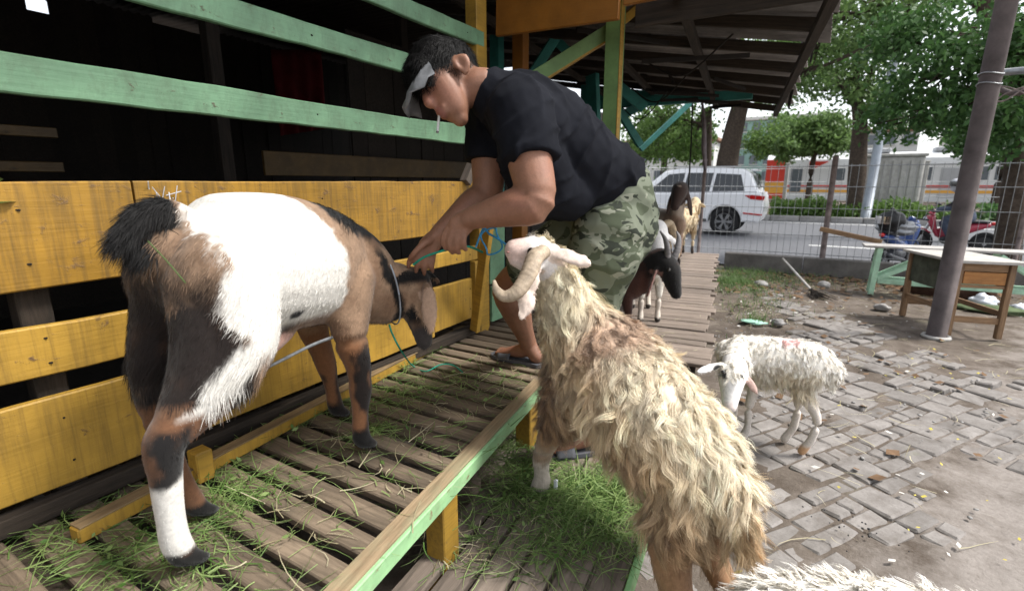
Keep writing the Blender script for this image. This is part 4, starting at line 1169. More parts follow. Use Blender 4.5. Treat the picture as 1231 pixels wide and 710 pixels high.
def fleece(name, root, Wv, Q, N, nl, fib, length, flow, colf, width=.003, spread=.013, lift=.5, wave=.12, droop=.35, seed=1, k=5, wfun=None, tip=1.15):
    rg = np.random.default_rng(seed)
    P, nn = sample(Wv, Q, N, nl, rg, wfun)
    D = flow(P, nn); D = unit(D - nn * np.sum(D * nn, 1, keepdims=True)); D = unit(D + rg.normal(size=P.shape) * .3)
    L = length(P) * rg.uniform(.5, 1.4, nl)
    dirn = unit(D + nn * (lift * rg.uniform(.5, 1.5, nl))[:, None])
    S0 = unit(np.cross(dirn, nn)); B0 = np.cross(S0, dirn)
    t = np.linspace(0, 1, k + 1)[None, :, None]
    ph = rg.uniform(0, 6.28, nl)[:, None, None]; fr = rg.uniform(.45, 1.0, nl)[:, None, None]
    Lx = L[:, None, None]
    path = P[:, None, :] - nn[:, None, :] * .004 + dirn[:, None, :] * t * Lx
    path = path + (S0[:, None, :] * np.sin(6.28 * fr * t + ph) + B0[:, None, :] * np.cos(6.28 * fr * t + ph) * .6) * wave * Lx * t
    path[:, :, 2] -= (droop * t[..., 0] ** 2) * L[:, None]
    n = nl * fib
    i = np.repeat(np.arange(nl), fib)
    ang = rg.uniform(0, 6.28, n); rad = np.sqrt(rg.random(n)) * spread * rg.uniform(.8, 1.2, n)
    off = S0[i] * (np.cos(ang) * rad)[:, None] + unit(np.cross(nn, S0))[i] * (np.sin(ang) * rad)[:, None]
    tk = np.linspace(0, 1, k + 1)[None, :, None]
    ls = rg.uniform(.75, 1.12, n)[:, None, None]
    C = path[i][:, :1] + (path[i] - path[i][:, :1]) * ls + off[:, None, :] * (1 - .74 * tk ** .8) + rg.normal(size=(n, 1, 3)) * .0038 * tk + rg.normal(size=(n, k + 1, 3)) * .0009
    S = unit(S0[i] + nn[i] * rg.uniform(-.6, .6, n)[:, None])
    lock = rg.uniform(.68, 1.2, nl)
    col = colf(P)[i] * (lock[i] * rg.uniform(.88, 1.1, n))[:, None]
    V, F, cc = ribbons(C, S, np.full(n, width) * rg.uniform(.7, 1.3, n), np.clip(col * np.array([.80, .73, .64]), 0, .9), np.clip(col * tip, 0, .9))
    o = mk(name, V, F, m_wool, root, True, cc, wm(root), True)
    return tag(o, kind='stuff')
def body(root, parts, colf, voxel=.0075, it=3, name='body', bumpf=None):
    Wv, Q, E = remesh(parts, voxel, it)
    N = vnormals(Wv, Q)
    if bumpf is not None: Wv = Wv + N * bumpf(Wv)[:, None]; N = vnormals(Wv, Q)
    mk(name, Wv, Q, m_coat, root, True, np.clip(colf(Wv), 0, 1), wm(root), True)
    return Wv, Q, N
def ball(name, root, p, r, mat, sc=(1, 1, 1)):
    bm = bmesh.new(); bmesh.ops.create_uvsphere(bm, u_segments=14, v_segments=9, radius=r)
    V = np.array([v.co[:] for v in bm.verts]) * sc + np.array(p); F = [tuple(v.index for v in f.verts) for f in bm.faces]; bm.free()
    return mk(name, V, F, mat, root, True, None, wm(root), True)
def horn(root, pts, mat, ridges=22, amp=.10, segs=14):
    D = crom(np.array(pts, float), 12)
    s = np.linspace(0, 1, len(D))
    r = D[:, 3] * (1 + amp * np.sin(s * ridges * 6.283 + 1.6 * hash3(np.column_stack([s * 9, s * 0, s * 0]), len(pts))) * (1 - s * .5) * (.6 + .6 * np.abs(hash3(np.column_stack([s * 14, s * 0, s * 0]), 4))))
    V, F = tubegeo(D[:, :3], r, r * .82, segs, (0.3, .2, 1), 'follow')
    return mk('horn', V, F, mat, root, True, None, wm(root), True)
BLK = np.array([.0045, .004, .004]); WHT = np.array([.66, .64, .595]); TAN = np.array([.27, .175, .112]); BRN = np.array([.12, .056, .028]); DBR = np.array([.013, .0085, .007])
PNK = np.array([.50, .30, .24]); GREYB = np.array([.06, .05, .047])

# ------------------------------------------------------------------ the big goat on the platform
goat = thing('goat', 'large goat with white saddle, brown shoulders and black tail on the platform', 'goat', (-1.32, .825, ZP), R(99.6))
GL = lambda x, y, d: local_of(goat, at(x, y, d))
hp, hm, hz_ = GL(494, 342, 1.80), GL(504, 376, 1.78), GL(510, 410, 1.75)
nk = GL(455, 352, 1.73)
tors = [(-.272, 0, .745, .05, .06), (-.245, 0, .732, .085, .10), (-.205, 0, .712, .12, .142), (-.14, 0, .695, .16, .182), (.03, 0, .675, .178, .200), (.17, 0, .65, .172, .195), (.28, -.01, .62, .145, .18), (.355, -.03, .595, .10, .14)]
fr_leg = [(.25, -.095, .60, .085), (.205, -.12, .43, .060), (.228, -.125, .32, .042), (.232, -.125, .24, .040), (.222, -.125, .15, .027), (.218, -.124, .075, .031), (.228, -.124, .045, .029)]
fl_leg = [(.28, .09, .60, .085), (.285, .11, .43, .058), (.325, .12, .32, .042), (.350, .122, .24, .038), (.368, .122, .15, .026), (.378, .122, .075, .030), (.388, .122, .045, .028)]
hr_leg = [(-.185, -.075, .68, .12), (-.190, -.105, .55, .105), (-.235, -.11, .46, .082), (-.325, -.095, .385, .052), (-.378, -.085, .345, .044), (-.386, -.08, .26, .034), (-.388, -.076, .16, .030), (-.385, -.073, .095, .032), (-.372, -.071, .050, .031)]
hl_leg = [(-.18, .075, .68, .12), (-.15, .105, .55, .105), (-.17, .11, .46, .078), (-.25, .095, .385, .05), (-.285, .085, .345, .038), (-.272, .078, .25, .026), (-.258, .072, .16, .023), (-.25, .07, .10, .028), (-.234, .07, .048, .029)]
neck = [(.25, -.01, .66, .11, .15), (.31, -.05, .62, .095, .14), tuple(nk) + (.075, .115), tuple(nk * .35 + hp * .65) + (.066, .095), tuple(hp) + (.06, .07)]
head = [tuple(hp) + (.066, .074), tuple(hp * .55 + hm * .45) + (.068, .070), tuple(hm) + (.056, .058), tuple(hm * .45 + hz_ * .55) + (.038, .040), tuple(hz_) + (.030, .030)]
e0, e1 = GL(512, 342, 1.725), GL(519, 398, 1.675)
earR = [tuple(e0) + (.016, .010), tuple(e0 * .7 + e1 * .3 + [.0, -.004, .01]) + (.030, .009), tuple(e0 * .35 + e1 * .65) + (.034, .008), tuple(e1) + (.014, .007)]
e2, e3 = GL(494, 326, 1.80), GL(527, 338, 1.88)
earL = [tuple(e2) + (.016, .010), tuple((e2 + e3) / 2 + [0, 0, .018]) + (.030, .010), tuple(e3) + (.016, .008)]
uppos = unit(np.array(GL(500, 370, 1.6)) - e0)
toes = []
for (tx, ty) in ((.236, -.124), (.396, .122), (-.362, -.071), (-.224, .07)):
    for sgn in (-1, 1):
        toes.append(chain([(tx - .012, ty + sgn * .017, .045, .019), (tx + .016, ty + sgn * .019, .024, .018), (tx + .036, ty + sgn * .017, .013, .010)], segs=10))
parts = toes + [chain(tors, segs=22), chain(neck, segs=18), chain(head, up=(0.5, 0, 1)), chain(earR, up=uppos), chain(earL, up=(0, 0, 1)),
         chain(fr_leg), chain(fl_leg), chain(hr_leg), chain(hl_leg),
         chain([(-.215, -.06, .68, .09), (-.245, -.085, .56, .078), (-.295, -.09, .46, .060), (-.352, -.087, .38, .044)]), chain([(-.205, .06, .68, .09), (-.23, .085, .56, .075), (-.265, .09, .46, .06), (-.285, .087, .37, .04)]),
         chain([(-.195, 0, .80, .042), (-.235, 0, .838, .028), (-.29, 0, .832, .024), (-.338, .0, .79, .018)]),
         chain([(-.14, -.03, .52, .055), (-.06, -.03, .485, .060), (.02, -.02, .49, .05)]), chain([(-.075, -.045, .47, .030), (-.068, -.048, .425, .019), (-.062, -.05, .405, .014)])]
def goatcol(P):
    x, y, z = P[:, 0], P[:, 1], P[:, 2]
    nz = fbm(P * 14, 2) * .032 + fbm(P * 55, 6) * .02; nz2 = fbm(P * 30, 4)
    c = np.tile(TAN, (len(P), 1)) * (1 + .25 * nz2)[:, None]
    c = mixc(c, BRN, sstep(.1, .5, fbm(P * 9, 7)) * .5)
    # white saddle
    front = .168 - .9 * np.clip(z - .70, 0, 1) * .55 - .55 * np.clip(.58 - z, 0, 1)
    rear = -.222 - .18 * np.clip(.80 - z, 0, .18) + .45 * np.clip(.60 - z, 0, .1)
    wh = sstep(-.012, .012, front - x + nz) * sstep(-.012, .012, x - rear + nz) * sstep(.46, .49, z + nz)
    rt = sstep(.02, -.02, y)
    # rear: brown near tail, blackish thigh
    rr = sstep(.02, -.02, x - rear)
    tb = sstep(.645, .75, z + nz * 2)
    rc = mixc(np.tile(DBR, (len(P), 1)), TAN * .75, tb)
    rc = mixc(rc, BRN * .8, sstep(.1, .5, fbm(P * 11, 9)) * .4)
    pale = sstep(.02, .0, np.abs(z - .665) - .02 + nz) * sstep(-.30, -.33, x + nz)
    rc = mixc(rc, TAN * 1.7, pale * .7)
    c = mixc(c, rc, rr * sstep(.40, .43, z + nz * .0) )
    # white strip down the front of the right thigh
    cx = -.185 - .9 * np.clip(.56 - z, 0, .3)
    st = sstep(.045, .018, np.abs(x - cx + nz)) * sstep(.385, .41, z) * sstep(.64, .60, z) * rt
    wh = np.maximum(wh * sstep(.50, .54, z + np.clip(-x, 0, .2) * .3), st)
    c = mixc(c, DBR, sstep(.56, .52, z) * sstep(.44, .47, z) * sstep(-.18, -.12, x) * sstep(.05, -.02, x) * .9)
    c = mixc(c, WHT, wh)
    # dark patch under flank
    dp = np.linalg.norm((P - [-.02, -.165, .545]) / [.035, .06, .02], axis=1); c = mixc(c, BLK, sstep(1.1, .8, dp + nz * 8))
    # black withers and neck line
    top = .845 - .55 * np.clip(x - .20, 0, 1)
    c = mixc(c, BLK, sstep(.15, .18, x + nz) * sstep(-.085, -.05, z - top + nz) * sstep(.62, .5, x))
    dn = np.linalg.norm((P - nk) / [.5, .5, .5], axis=1)
    band = sstep(.022, .008, np.abs((x - .362) + .25 * (z - .55) + nz * .7)) * sstep(.40, .44, z) * sstep(.72, .66, z)
    c = mixc(c, BLK, band * sstep(-.02, -.05, y))
    # lower legs
    frl = (x > .1) & (z < .44)
    lc = mixc(np.tile(np.array([.19, .085, .038]), (len(P), 1)), DBR, sstep(.05, .35, fbm(P * [16, 16, 7], 12)))
    lc = mixc(lc, BLK * 1.5, sstep(.105, .07, z + nz))
    lc = mixc(lc, DBR, sstep(-.005, .015, x - np.where(y < 0, .232, .36) + nz * .3) * .85)
    c[frl] = mixc(c, lc, sstep(.46, .38, z + nz))[frl]
    hd = (x < -.1) & (z < .43)
    hc = mixc(np.tile(BRN * 1.1, (len(P), 1)), BLK * 2, sstep(-.1, .25, fbm(P * 15, 15)))
    hw = sstep(.262, .235, z + nz * .6 - .35 * np.clip(x + .385, -.05, .05)) * sstep(.062, .078, z + nz * .3) * rt
    hc = mixc(hc, WHT, hw); hc = mixc(hc, BLK, sstep(.072, .055, z + nz * .2))
    hc = mixc(hc, WHT * .9, st)
    c[hd] = mixc(c, hc, sstep(.44, .39, z + nz))[hd]
    # tail
    tl = sstep(-.225, -.24, x) * sstep(.79, .805, z) + sstep(-.292, -.305, x) * sstep(.725, .75, z)
    c = mixc(c, BLK, np.clip(tl, 0, 1))
    # pink udder
    ud = np.linalg.norm((P - [-.06, -.035, .455]) / [.11, .09, .05], axis=1); c = mixc(c, PNK, sstep(1.05, .85, ud))
    # head: tan face, black crown and muzzle
    isH = sstep(.03, .0, -((P - hp) @ unit(hz_ - hp)) - .02) * (np.linalg.norm(P - hm, axis=1) < .16) * (x > .30)
    crown = sstep(.035, .015, (P - hp) @ unit(hz_ - hp)) * sstep(.005, .03, (z - hp[2]))
    c = mixc(c, BLK, crown * isH)
    c = mixc(c, GREYB * .6, isH * sstep(.155, .18, (P - hp) @ unit(hz_ - hp)))
    de = e1 - e0; se = np.clip((P - e0) @ de / (de @ de), 0, 1); ke = (np.linalg.norm(P - (e0 + se[:, None] * de), axis=1) < .036) & (se > .1); c[ke] = np.array([.40, .27, .19])
    el = (np.linalg.norm(P - (e2 + e3) / 2, axis=1) < .075) & (z > hp[2] + .015)
    c[el] = BLK * 1.3
    return c
gW, gQ, gN = body(goat, parts, goatcol, .0072, 6)
def goatflow(P, n):
    D = np.tile(np.array([-1.0, 0, -.75]), (len(P), 1))
    D[P[:, 2] < .45] = [-.15, 0, -1]
    D[P[:, 0] > .33] = [-.3, .1, -1]
    return D
def goatlen(P):
    x, y, z = P.T
    L = np.full(len(P), .013)
    L = np.where((z < .42), .011, L)
    L = np.where((z < .30), .008, L)
    L = np.where((x < -.2) & (z > .42), .019, L)
    L = np.where((x < -.25) & (z > .77), .032, L)
    L = np.where((x < -.305) & (z > .72), .036, L)
    L = np.where((np.abs(x + .25) < .07) & (z > .40) & (z < .50), .034, L)
    L = np.where((x > .2) & (x < .4) & (z > .76), .038, L)
    L = np.where(x > .42, .012, L)
    ud = np.linalg.norm((P - [-.06, -.035, .445]) / [.11, .09, .05], axis=1)
    return np.where(ud < 1, .004, L)
fur('fur', goat, gW, gQ, gN, 60000, goatlen, goatflow, goatcol, .0017, .26, 5)
tw = lambda c: (((c[:, 0] < -.235) & (c[:, 2] > .805)) | ((c[:, 0] < -.300) & (c[:, 2] > .745))).astype(float)
fur('tail_hair', goat, gW, gQ, gN, 3200, lambda P: np.full(len(P), .046), lambda P, n: np.tile([-.9, 0, -.5], (len(P), 1)) + n * .2, lambda P: np.tile(BLK, (len(P), 1)), .0020, .45, 6, 4, tw, .35)
ball('eye', goat, GL(512, 352, 1.735), .013, m_eye)
for s_, dy in ((0, 0), (1, .02)):
    pass
rg_ = [nk * .62 + hp * .38 + np.array([0, 0, 0])]
cax = unit(hp - nk); cu = unit(np.cross(cax, [0, 0, 1])); cv = np.cross(cu, cax); cc_ = nk * .70 + hp * .30
Rg = np.array([cc_ + cu * math.cos(t) * .086 + cv * math.sin(t) * .125 for t in np.linspace(0, 2 * math.pi, 30)])
V, F = tubegeo(Rg, .003, segs=6, cap='flat', up=cax)
mk('collar', V, F, plain('grey_cord', (.25, .27, .3), .6, .3, nscale=30, amt=.3), goat, True, None, wm(goat), True)

# ------------------------------------------------------------------ the horned ram stepping up
ram = thing('ram', 'shaggy cream horned ram with forelegs on the lower step and head raised', 'ram', (-.42, 1.42, 0), R(162))
RL = lambda x, y, d: local_of(ram, at(x, y, d))
rp, rb, rn = RL(664, 318, 1.66), RL(644, 304, 1.645), RL(617, 300, 1.615)
nk2 = RL(686, 378, 1.665)
rt_ = [(.25, -.03, .86, .11, .13), (.17, -.03, .865, .145, .165), (.06, -.02, .83, .165, .175), (-.06, 0, .775, .162, .165), (-.16, 0, .725, .15, .145), (-.24, 0, .68, .122, .118), (-.295, 0, .65, .075, .08)]
rneck = [(.20, -.03, .90, .125, .15), tuple(nk2) + (.098, .105), tuple(nk2 * .45 + rp * .55) + (.072, .08), tuple(rp) + (.060, .062)]
rhead = [tuple(rp) + (.060, .064), tuple(rb) + (.053, .058), tuple(rb * .45 + rn * .55) + (.037, .046), tuple(rn) + (.030, .036)]
rjaw = [tuple(rp + [0, 0, -.035]) + (.04,), tuple(rb + [0, 0, -.050]) + (.032, .034), tuple(rn + [-.005, 0, -.034]) + (.022, .020)]
fl = [(.22, .055, .72, .085), (.245, .065, .60, .055), (.285, .06, .47, .040), (.315, .055, .40, .034), (.345, .05, .345, .034), (.368, .05, .322, .030)]
fl = [(.22, .055, .74, .085), (.27, .06, .63, .052), (.325, .05, .53, .038), (.352, .04, .47, .036), (.362, .03, .40, .029), (.364, .025, .355, .034), (.378, .022, .322, .034)]
fh_ = local_of(ram, onz(652, 558, ZL)); fx_, fy_ = float(fh_[0]), float(fh_[1])
frr = [(.22, -.10, .74, .08), (.27, -.10, .63, .05), (.32, fy_ * .8, .53, .036), (fx_ - .03, fy_, .47, .033), (fx_ - .015, fy_, .40, .027), (fx_ - .012, fy_, .355, .031), (fx_, fy_, .322, .032)]
hl = [(-.21, .055, .60, .072), (-.215, .085, .44, .062), (-.25, .095, .33, .045), (-.315, .09, .25, .036), (-.345, .09, .15, .029), (-.335, .09, .06, .032), (-.315, .09, .022, .033)]
hr = [(-.21, -.055, .60, .072), (-.225, -.085, .44, .062), (-.26, -.095, .33, .045), (-.325, -.09, .25, .036), (-.365, -.09, .15, .029), (-.355, -.09, .06, .032), (-.335, -.09, .022, .033)]
x0_, x1_ = RL(648, 312, 1.60), RL(626, 384, 1.56)
rearL = [tuple(x0_) + (.016, .011), tuple(x0_ * .6 + x1_ * .4) + (.026, .010), tuple(x0_ * .25 + x1_ * .75) + (.031, .009), tuple(x1_) + (.014, .008)]
x2_, x3_ = RL(660, 302, 1.62), RL(706, 317, 1.55)
rearR = [tuple(x2_) + (.020, .012), tuple(x2_ * .6 + x3_ * .4 + [0, 0, .008]) + (.032, .011), tuple(x2_ * .2 + x3_ * .8 + [0, 0, .003]) + (.030, .010), tuple(x3_) + (.015, .009)]
toc = unit(local_of(ram, (0, 0, CAMZ)) - rp)
parts = [chain(rt_, segs=22), chain(rneck, segs=18), chain(rhead, segs=16), chain(rjaw), chain([tuple(RL(634, 303, 1.60)) + (.012,), tuple(RL(642, 298, 1.595)) + (.014,), tuple(RL(650, 300, 1.60)) + (.012,)]), chain(fl), chain(frr), chain(hl), chain(hr), chain(rearL, up=toc), chain(rearR, up=toc * .8 + np.array([0, 0, .6])),
         chain([(-.31, 0, .65, .04), (-.345, 0, .59, .032), (-.355, 0, .52, .024)])]
hdir = unit(rn - rp)
def ishead(P):
    s = (P - rp) @ hdir
    q_ = np.linalg.norm(P - rp - s[:, None] * hdir, axis=1)
    return (s > .004) & (np.linalg.norm(P - rb, axis=1) < .17) & (q_ < .068)
def ramcol(P):
    x, y, z = P.T
    n1 = fbm(P * 5, 1); n2 = fbm(P * 13, 3)
    ax = .9 * x + .45 * (z - .75)              # along the sloping back
    CRM = np.array([.75, .605, .41]); WH = np.array([.82, .75, .60]); TN = np.array([.54, .365, .205]); BR = np.array([.27, .155, .085]); DB = np.array([.085, .052, .032])
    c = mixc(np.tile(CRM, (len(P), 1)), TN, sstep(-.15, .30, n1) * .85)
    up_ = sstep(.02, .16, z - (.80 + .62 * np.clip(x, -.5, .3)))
    c = mixc(c, WH, up_ * .75)  # whiter wool on top: overexposed light put into the coat colour
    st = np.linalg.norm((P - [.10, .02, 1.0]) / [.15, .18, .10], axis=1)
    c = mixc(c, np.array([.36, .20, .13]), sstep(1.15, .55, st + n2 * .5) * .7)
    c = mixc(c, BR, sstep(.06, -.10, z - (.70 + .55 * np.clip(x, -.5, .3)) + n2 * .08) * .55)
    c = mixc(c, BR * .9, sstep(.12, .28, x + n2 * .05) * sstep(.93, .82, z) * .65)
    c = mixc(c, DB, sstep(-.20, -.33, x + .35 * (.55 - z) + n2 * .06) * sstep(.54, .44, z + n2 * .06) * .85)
    nkz = sstep(.93, 1.02, z) * sstep(.10, .2, x)
    c = mixc(c, np.array([.74, .67, .50]), nkz * .8)
    lg = sstep(.56, .50, z) * (x > .1)
    c = mixc(c, np.array([.40, .30, .22]), lg * sstep(.45, .5, z)); c = mixc(c, np.array([.50, .44, .37]), sstep(.48, .43, z) * (x > .1))
    c = mixc(c, np.array([.10, .09, .08]), sstep(.335, .325, z) * (x > .1))
    c = mixc(c, BR * 1.3, sstep(.50, .45, z) * (x < .1)); c = mixc(c, np.array([.45, .33, .22]), sstep(.20, .1, z) * (x < .1))
    h = ishead(P)
    hc = np.tile(np.array([.76, .72, .69]), (len(P), 1)); hc = mixc(hc, PNK * 1.25, sstep(.05, .0, np.linalg.norm(P - rn, axis=1) - .03) * .6)
    c[h] = hc[h]
    for (e, f_) in ((x0_, x1_), (x2_, x3_)):
        d = f_ - e; s = np.clip((P - e) @ d / (d @ d), 0, 1); dd = np.linalg.norm(P - (e + s[:, None] * d), axis=1)
        k = (dd < .034) & (s > .12); c[k] = np.array([.70, .58, .50])
    return c
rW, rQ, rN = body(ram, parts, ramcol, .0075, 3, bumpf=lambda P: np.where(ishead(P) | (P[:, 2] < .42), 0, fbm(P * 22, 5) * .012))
def woolw(P):
    w = np.ones(len(P)); w[ishead(P)] = 0
    w[(P[:, 0] > .15) & (P[:, 2] < .60)] = 0; w[(P[:, 2] < .43)] = .0; w[(P[:, 2] < .49) & (P[:, 0] < -.1)] = .0
    for (e, f_) in ((x0_, x1_), (x2_, x3_)):
        d = f_ - e; s = np.clip((P - e) @ d / (d @ d), 0, 1); w[np.linalg.norm(P - (e + s[:, None] * d), axis=1) < .036] = 0
    return w
def ramflow(P, n):
    D = np.tile(np.array([-.9, 0, -1.0]), (len(P), 1)); D[:, 1] += np.sign(P[:, 1]) * .25
    D = D + np.column_stack([hash3(P * 9, 31), hash3(P * 9, 32), hash3(P * 9, 33)]) * .9
    return D
def ramlen(P):
    x, z = P[:, 0], P[:, 2]
    return .050 - .018 * sstep(.0, .1, x) * sstep(.80, .72, z) + .012 * sstep(.95, .7, z - .6 * np.clip(x, -.5, .3)) - .020 * sstep(.2, .3, x) * (z > .9) + .012 * sstep(-.25, -.33, x)
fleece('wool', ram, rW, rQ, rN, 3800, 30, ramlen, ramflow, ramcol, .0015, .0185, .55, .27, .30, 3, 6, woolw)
fur('face_hair', ram, rW, rQ, rN, 9000, lambda P: np.where(P[:, 2] < .5, .022, .009), lambda P, n: np.where(P[:, 2:3] < .5, np.array([[0, 0, -1.0]]), -hdir[None, :]), ramcol, .0016, .2, 8, 2, lambda P: (woolw(P) < .5).astype(float))
horn(ram, [tuple(RL(652, 303, 1.60)) + (.030,), tuple(RL(643, 310, 1.56)) + (.031,), tuple(RL(635, 330, 1.53)) + (.029,), tuple(RL(622, 350, 1.515)) + (.026,), tuple(RL(607, 356, 1.52)) + (.020,), tuple(RL(597, 348, 1.535)) + (.013,), tuple(RL(594, 337, 1.55)) + (.005,)], m_horn, 26, .05)
horn(ram, [tuple(RL(652, 300, 1.69)) + (.028,), tuple(RL(640, 305, 1.75)) + (.027,), tuple(RL(634, 325, 1.80)) + (.023,), tuple(RL(640, 345, 1.82)) + (.016,), tuple(RL(628, 352, 1.80)) + (.006,)], m_horn, 26, .05)
ball('eye', ram, RL(638, 302, 1.585), .012, m_eye)
ball('nostril', ram, RL(610.5, 303, 1.588), .0055, m_pinknose, (1, 1, .6))
tl_ = RL(650, 580, 1.93)

# ------------------------------------------------------------------ lamb with the red mark
def sheep_parts(h, L, rx, ry, hd, legr=.024, fore=None, hind=None, tail=True):
    """generic small ruminant: torso, four legs, neck to hd=[poll, brow, nose]"""
    zc = h - ry
    T = [(-L * .52, 0, zc - .01, rx * .55, ry * .6), (-L * .40, 0, zc, rx * .9, ry * .95), (-L * .1, 0, zc, rx, ry), (L * .2, 0, zc - .01, rx * .98, ry), (L * .42, 0, zc - .005, rx * .8, ry * .85), (L * .52, 0, zc, rx * .5, ry * .6)]
    pr = [chain(T, segs=18)]
    fore = fore or ((L * .36, .07), (L * .40, -.07)); hind = hind or ((-L * .40, .07), (-L * .36, -.07))
    for (fx, fy) in fore:
        pr.append(chain([(L * .34, fy * .8, zc - ry * .1, rx * .42), (fx - .012, fy, zc - ry * .95, legr * 1.7), (fx, fy, zc * .42, legr * 1.12), (fx - .004, fy, zc * .22, legr * .95), (fx - .002, fy, .075, legr * .98), (fx + .008, fy, .04, legr * 1.08), (fx + .016, fy, .018, legr * 1.1)], segs=12))
    for (fx, fy) in hind:
        pr.append(chain([(-L * .33, fy * .8, zc - ry * .05, rx * .5), (-L * .28, fy, zc - ry * .9, legr * 2.2), (fx - .040, fy, zc * .46, legr * 1.1), (fx - .032, fy, zc * .22, legr * .98), (fx - .02, fy, .075, legr * .98), (fx - .004, fy, .04, legr * 1.08), (fx + .006, fy, .018, legr * 1.1)], segs=12))
    p, b, n = (np.array(q_, float) for q_ in hd)
    r = np.linalg.norm(n - p) * .30
    pr.append(chain([(L * .36, 0, zc + ry * .2, rx * .62, ry * .72), tuple((np.array([L * .42, 0, zc + ry * .3]) + p) / 2) + (rx * .5, ry * .55), tuple(p) + (r * 1.05,)], segs=14))
    pr.append(chain([tuple(p) + (r * 1.0, r * 1.08), tuple(b) + (r * .95, r), tuple(b * .4 + n * .6) + (r * .66, r * .72), tuple(n) + (r * .52, r * .5)], segs=14))
    if tail: pr.append(chain([(-L * .52, 0, zc + ry * .3, .024), (-L * .58, 0, zc - ry * .1, .022), (-L * .59, 0, zc - ry * .6, .014)]))
    return pr
def ear_pts(a, b, w=.022, th=.008):
    a, b = np.array(a, float), np.array(b, float)
    return [tuple(a) + (w * .5, th * 1.2), tuple(a * .6 + b * .4) + (w, th), tuple(a * .25 + b * .75) + (w * .9, th), tuple(b) + (w * .4, th * .8)]
lamb = thing('lamb', 'small white lamb with a pink paint mark on its back standing on the paving', 'sheep', (-.10, 3.0, gz(-.1, 3.0) + .02), R(180))
LLo = lambda x, y, d: local_of(lamb, at(x, y, d))
lp_, lb2, ln_ = LLo(884, 440, 2.62), LLo(880, 455, 2.56), LLo(877, 488, 2.50)
par = sheep_parts(.625, .48, .125, .125, [lp_, lb2, ln_], .0215, ((.10, .04), (.185, -.03)), ((-.19, .045), (-.10, -.06)))
le0, le1 = LLo(868, 437, 2.56), LLo(838, 447, 2.50)
le2, le3 = LLo(896, 450, 2.57), LLo(910, 473, 2.53)
cu_ = unit(local_of(lamb, (0, 0, 2.3)) - lp_)
par += [chain(ear_pts(le0, le1, .022, .008), up=cu_), chain(ear_pts(le2, le3, .021, .008), up=cu_)]
ldir = unit(ln_ - lp_)
def lambhead(P):
    s = (P - lp_) @ ldir
    q_ = np.linalg.norm(P - lp_ - s[:, None] * ldir, axis=1)
    return ((s > -.045) & (q_ < .080) & (s < .3) & ~((s < .02) & (P[:, 0] < lp_[0] - .02))) | near_ear(P)
def near_ear(P):
    k = np.zeros(len(P), bool)
    for (e, f_) in ((le0, le1), (le2, le3)):
        d = f_ - e; s = np.clip((P - e) @ d / (d @ d), 0, 1); k |= (np.linalg.norm(P - (e + s[:, None] * d), axis=1) < .028) & (s > .15)
    return k
def lambcol(P):
    x, y, z = P.T
    n1 = fbm(P * 9, 2)
    c = mixc(np.tile(np.array([.86, .83, .76]), (len(P), 1)), np.array([.68, .57, .40]), sstep(.54, .38, z + n1 * .12) * .75)
    c = mixc(c, np.array([.66, .60, .54]), sstep(.36, .31, z))
    c = mixc(c, np.array([.55, .33, .18]), sstep(.07, .04, z) * (x < 0) * (y > 0))
    h = lambhead(P)
    hc = np.tile(np.array([.78, .76, .74]), (len(P), 1))
    hc = mixc(hc, PNK * 1.2, sstep(.045, .02, np.linalg.norm(P - ln_, axis=1)) * .7)
    c[h] = hc[h]
    d = le3 - le2; s = np.clip((P - le2) @ d / (d @ d), 0, 1); k = (np.linalg.norm(P - (le2 + s[:, None] * d), axis=1) < .028) & (s > .15)
    c[k] = np.array([.52, .36, .31])
    rd = np.linalg.norm((P - [-.055, .02, .625]) / [.05, .05, .06], axis=1)
    c = mixc(c, np.array([.78, .30, .32]), sstep(1.2, .4, rd + n1 * .8) * .6)
    ep = np.linalg.norm(P - LLo(868, 446, 2.51), axis=1); c = mixc(c, BLK * 1.5, sstep(.050, .038, ep) * (np.linalg.norm(P - LLo(891, 452, 2.5), axis=1) > .07))
    return c
lW, lQ, lN = body(lamb, par, lambcol, .0075, 2)
lw_ = lambda P: (~lambhead(P) & (P[:, 2] > .345)).astype(float)
fleece('wool', lamb, lW, lQ, lN, 2200, 14, lambda P: .028 + .026 * sstep(.50, .36, P[:, 2]), lambda P, n: np.tile([-.4, 0, -1.0], (len(P), 1)), lambcol, .0024, .013, .6, .22, .40, 13, 4, lw_)
fur('face_hair', lamb, lW, lQ, lN, 5000, lambda P: np.full(len(P), .008), lambda P, n: np.tile([0, 0, -1.0], (len(P), 1)), lambcol, .002, .2, 14, 2, lambda P: 1 - lw_(P))
ball('eye', lamb, LLo(869, 447, 2.485), .010, m_eye); ball('eye', lamb, LLo(891, 452, 2.50), .010, m_eye)

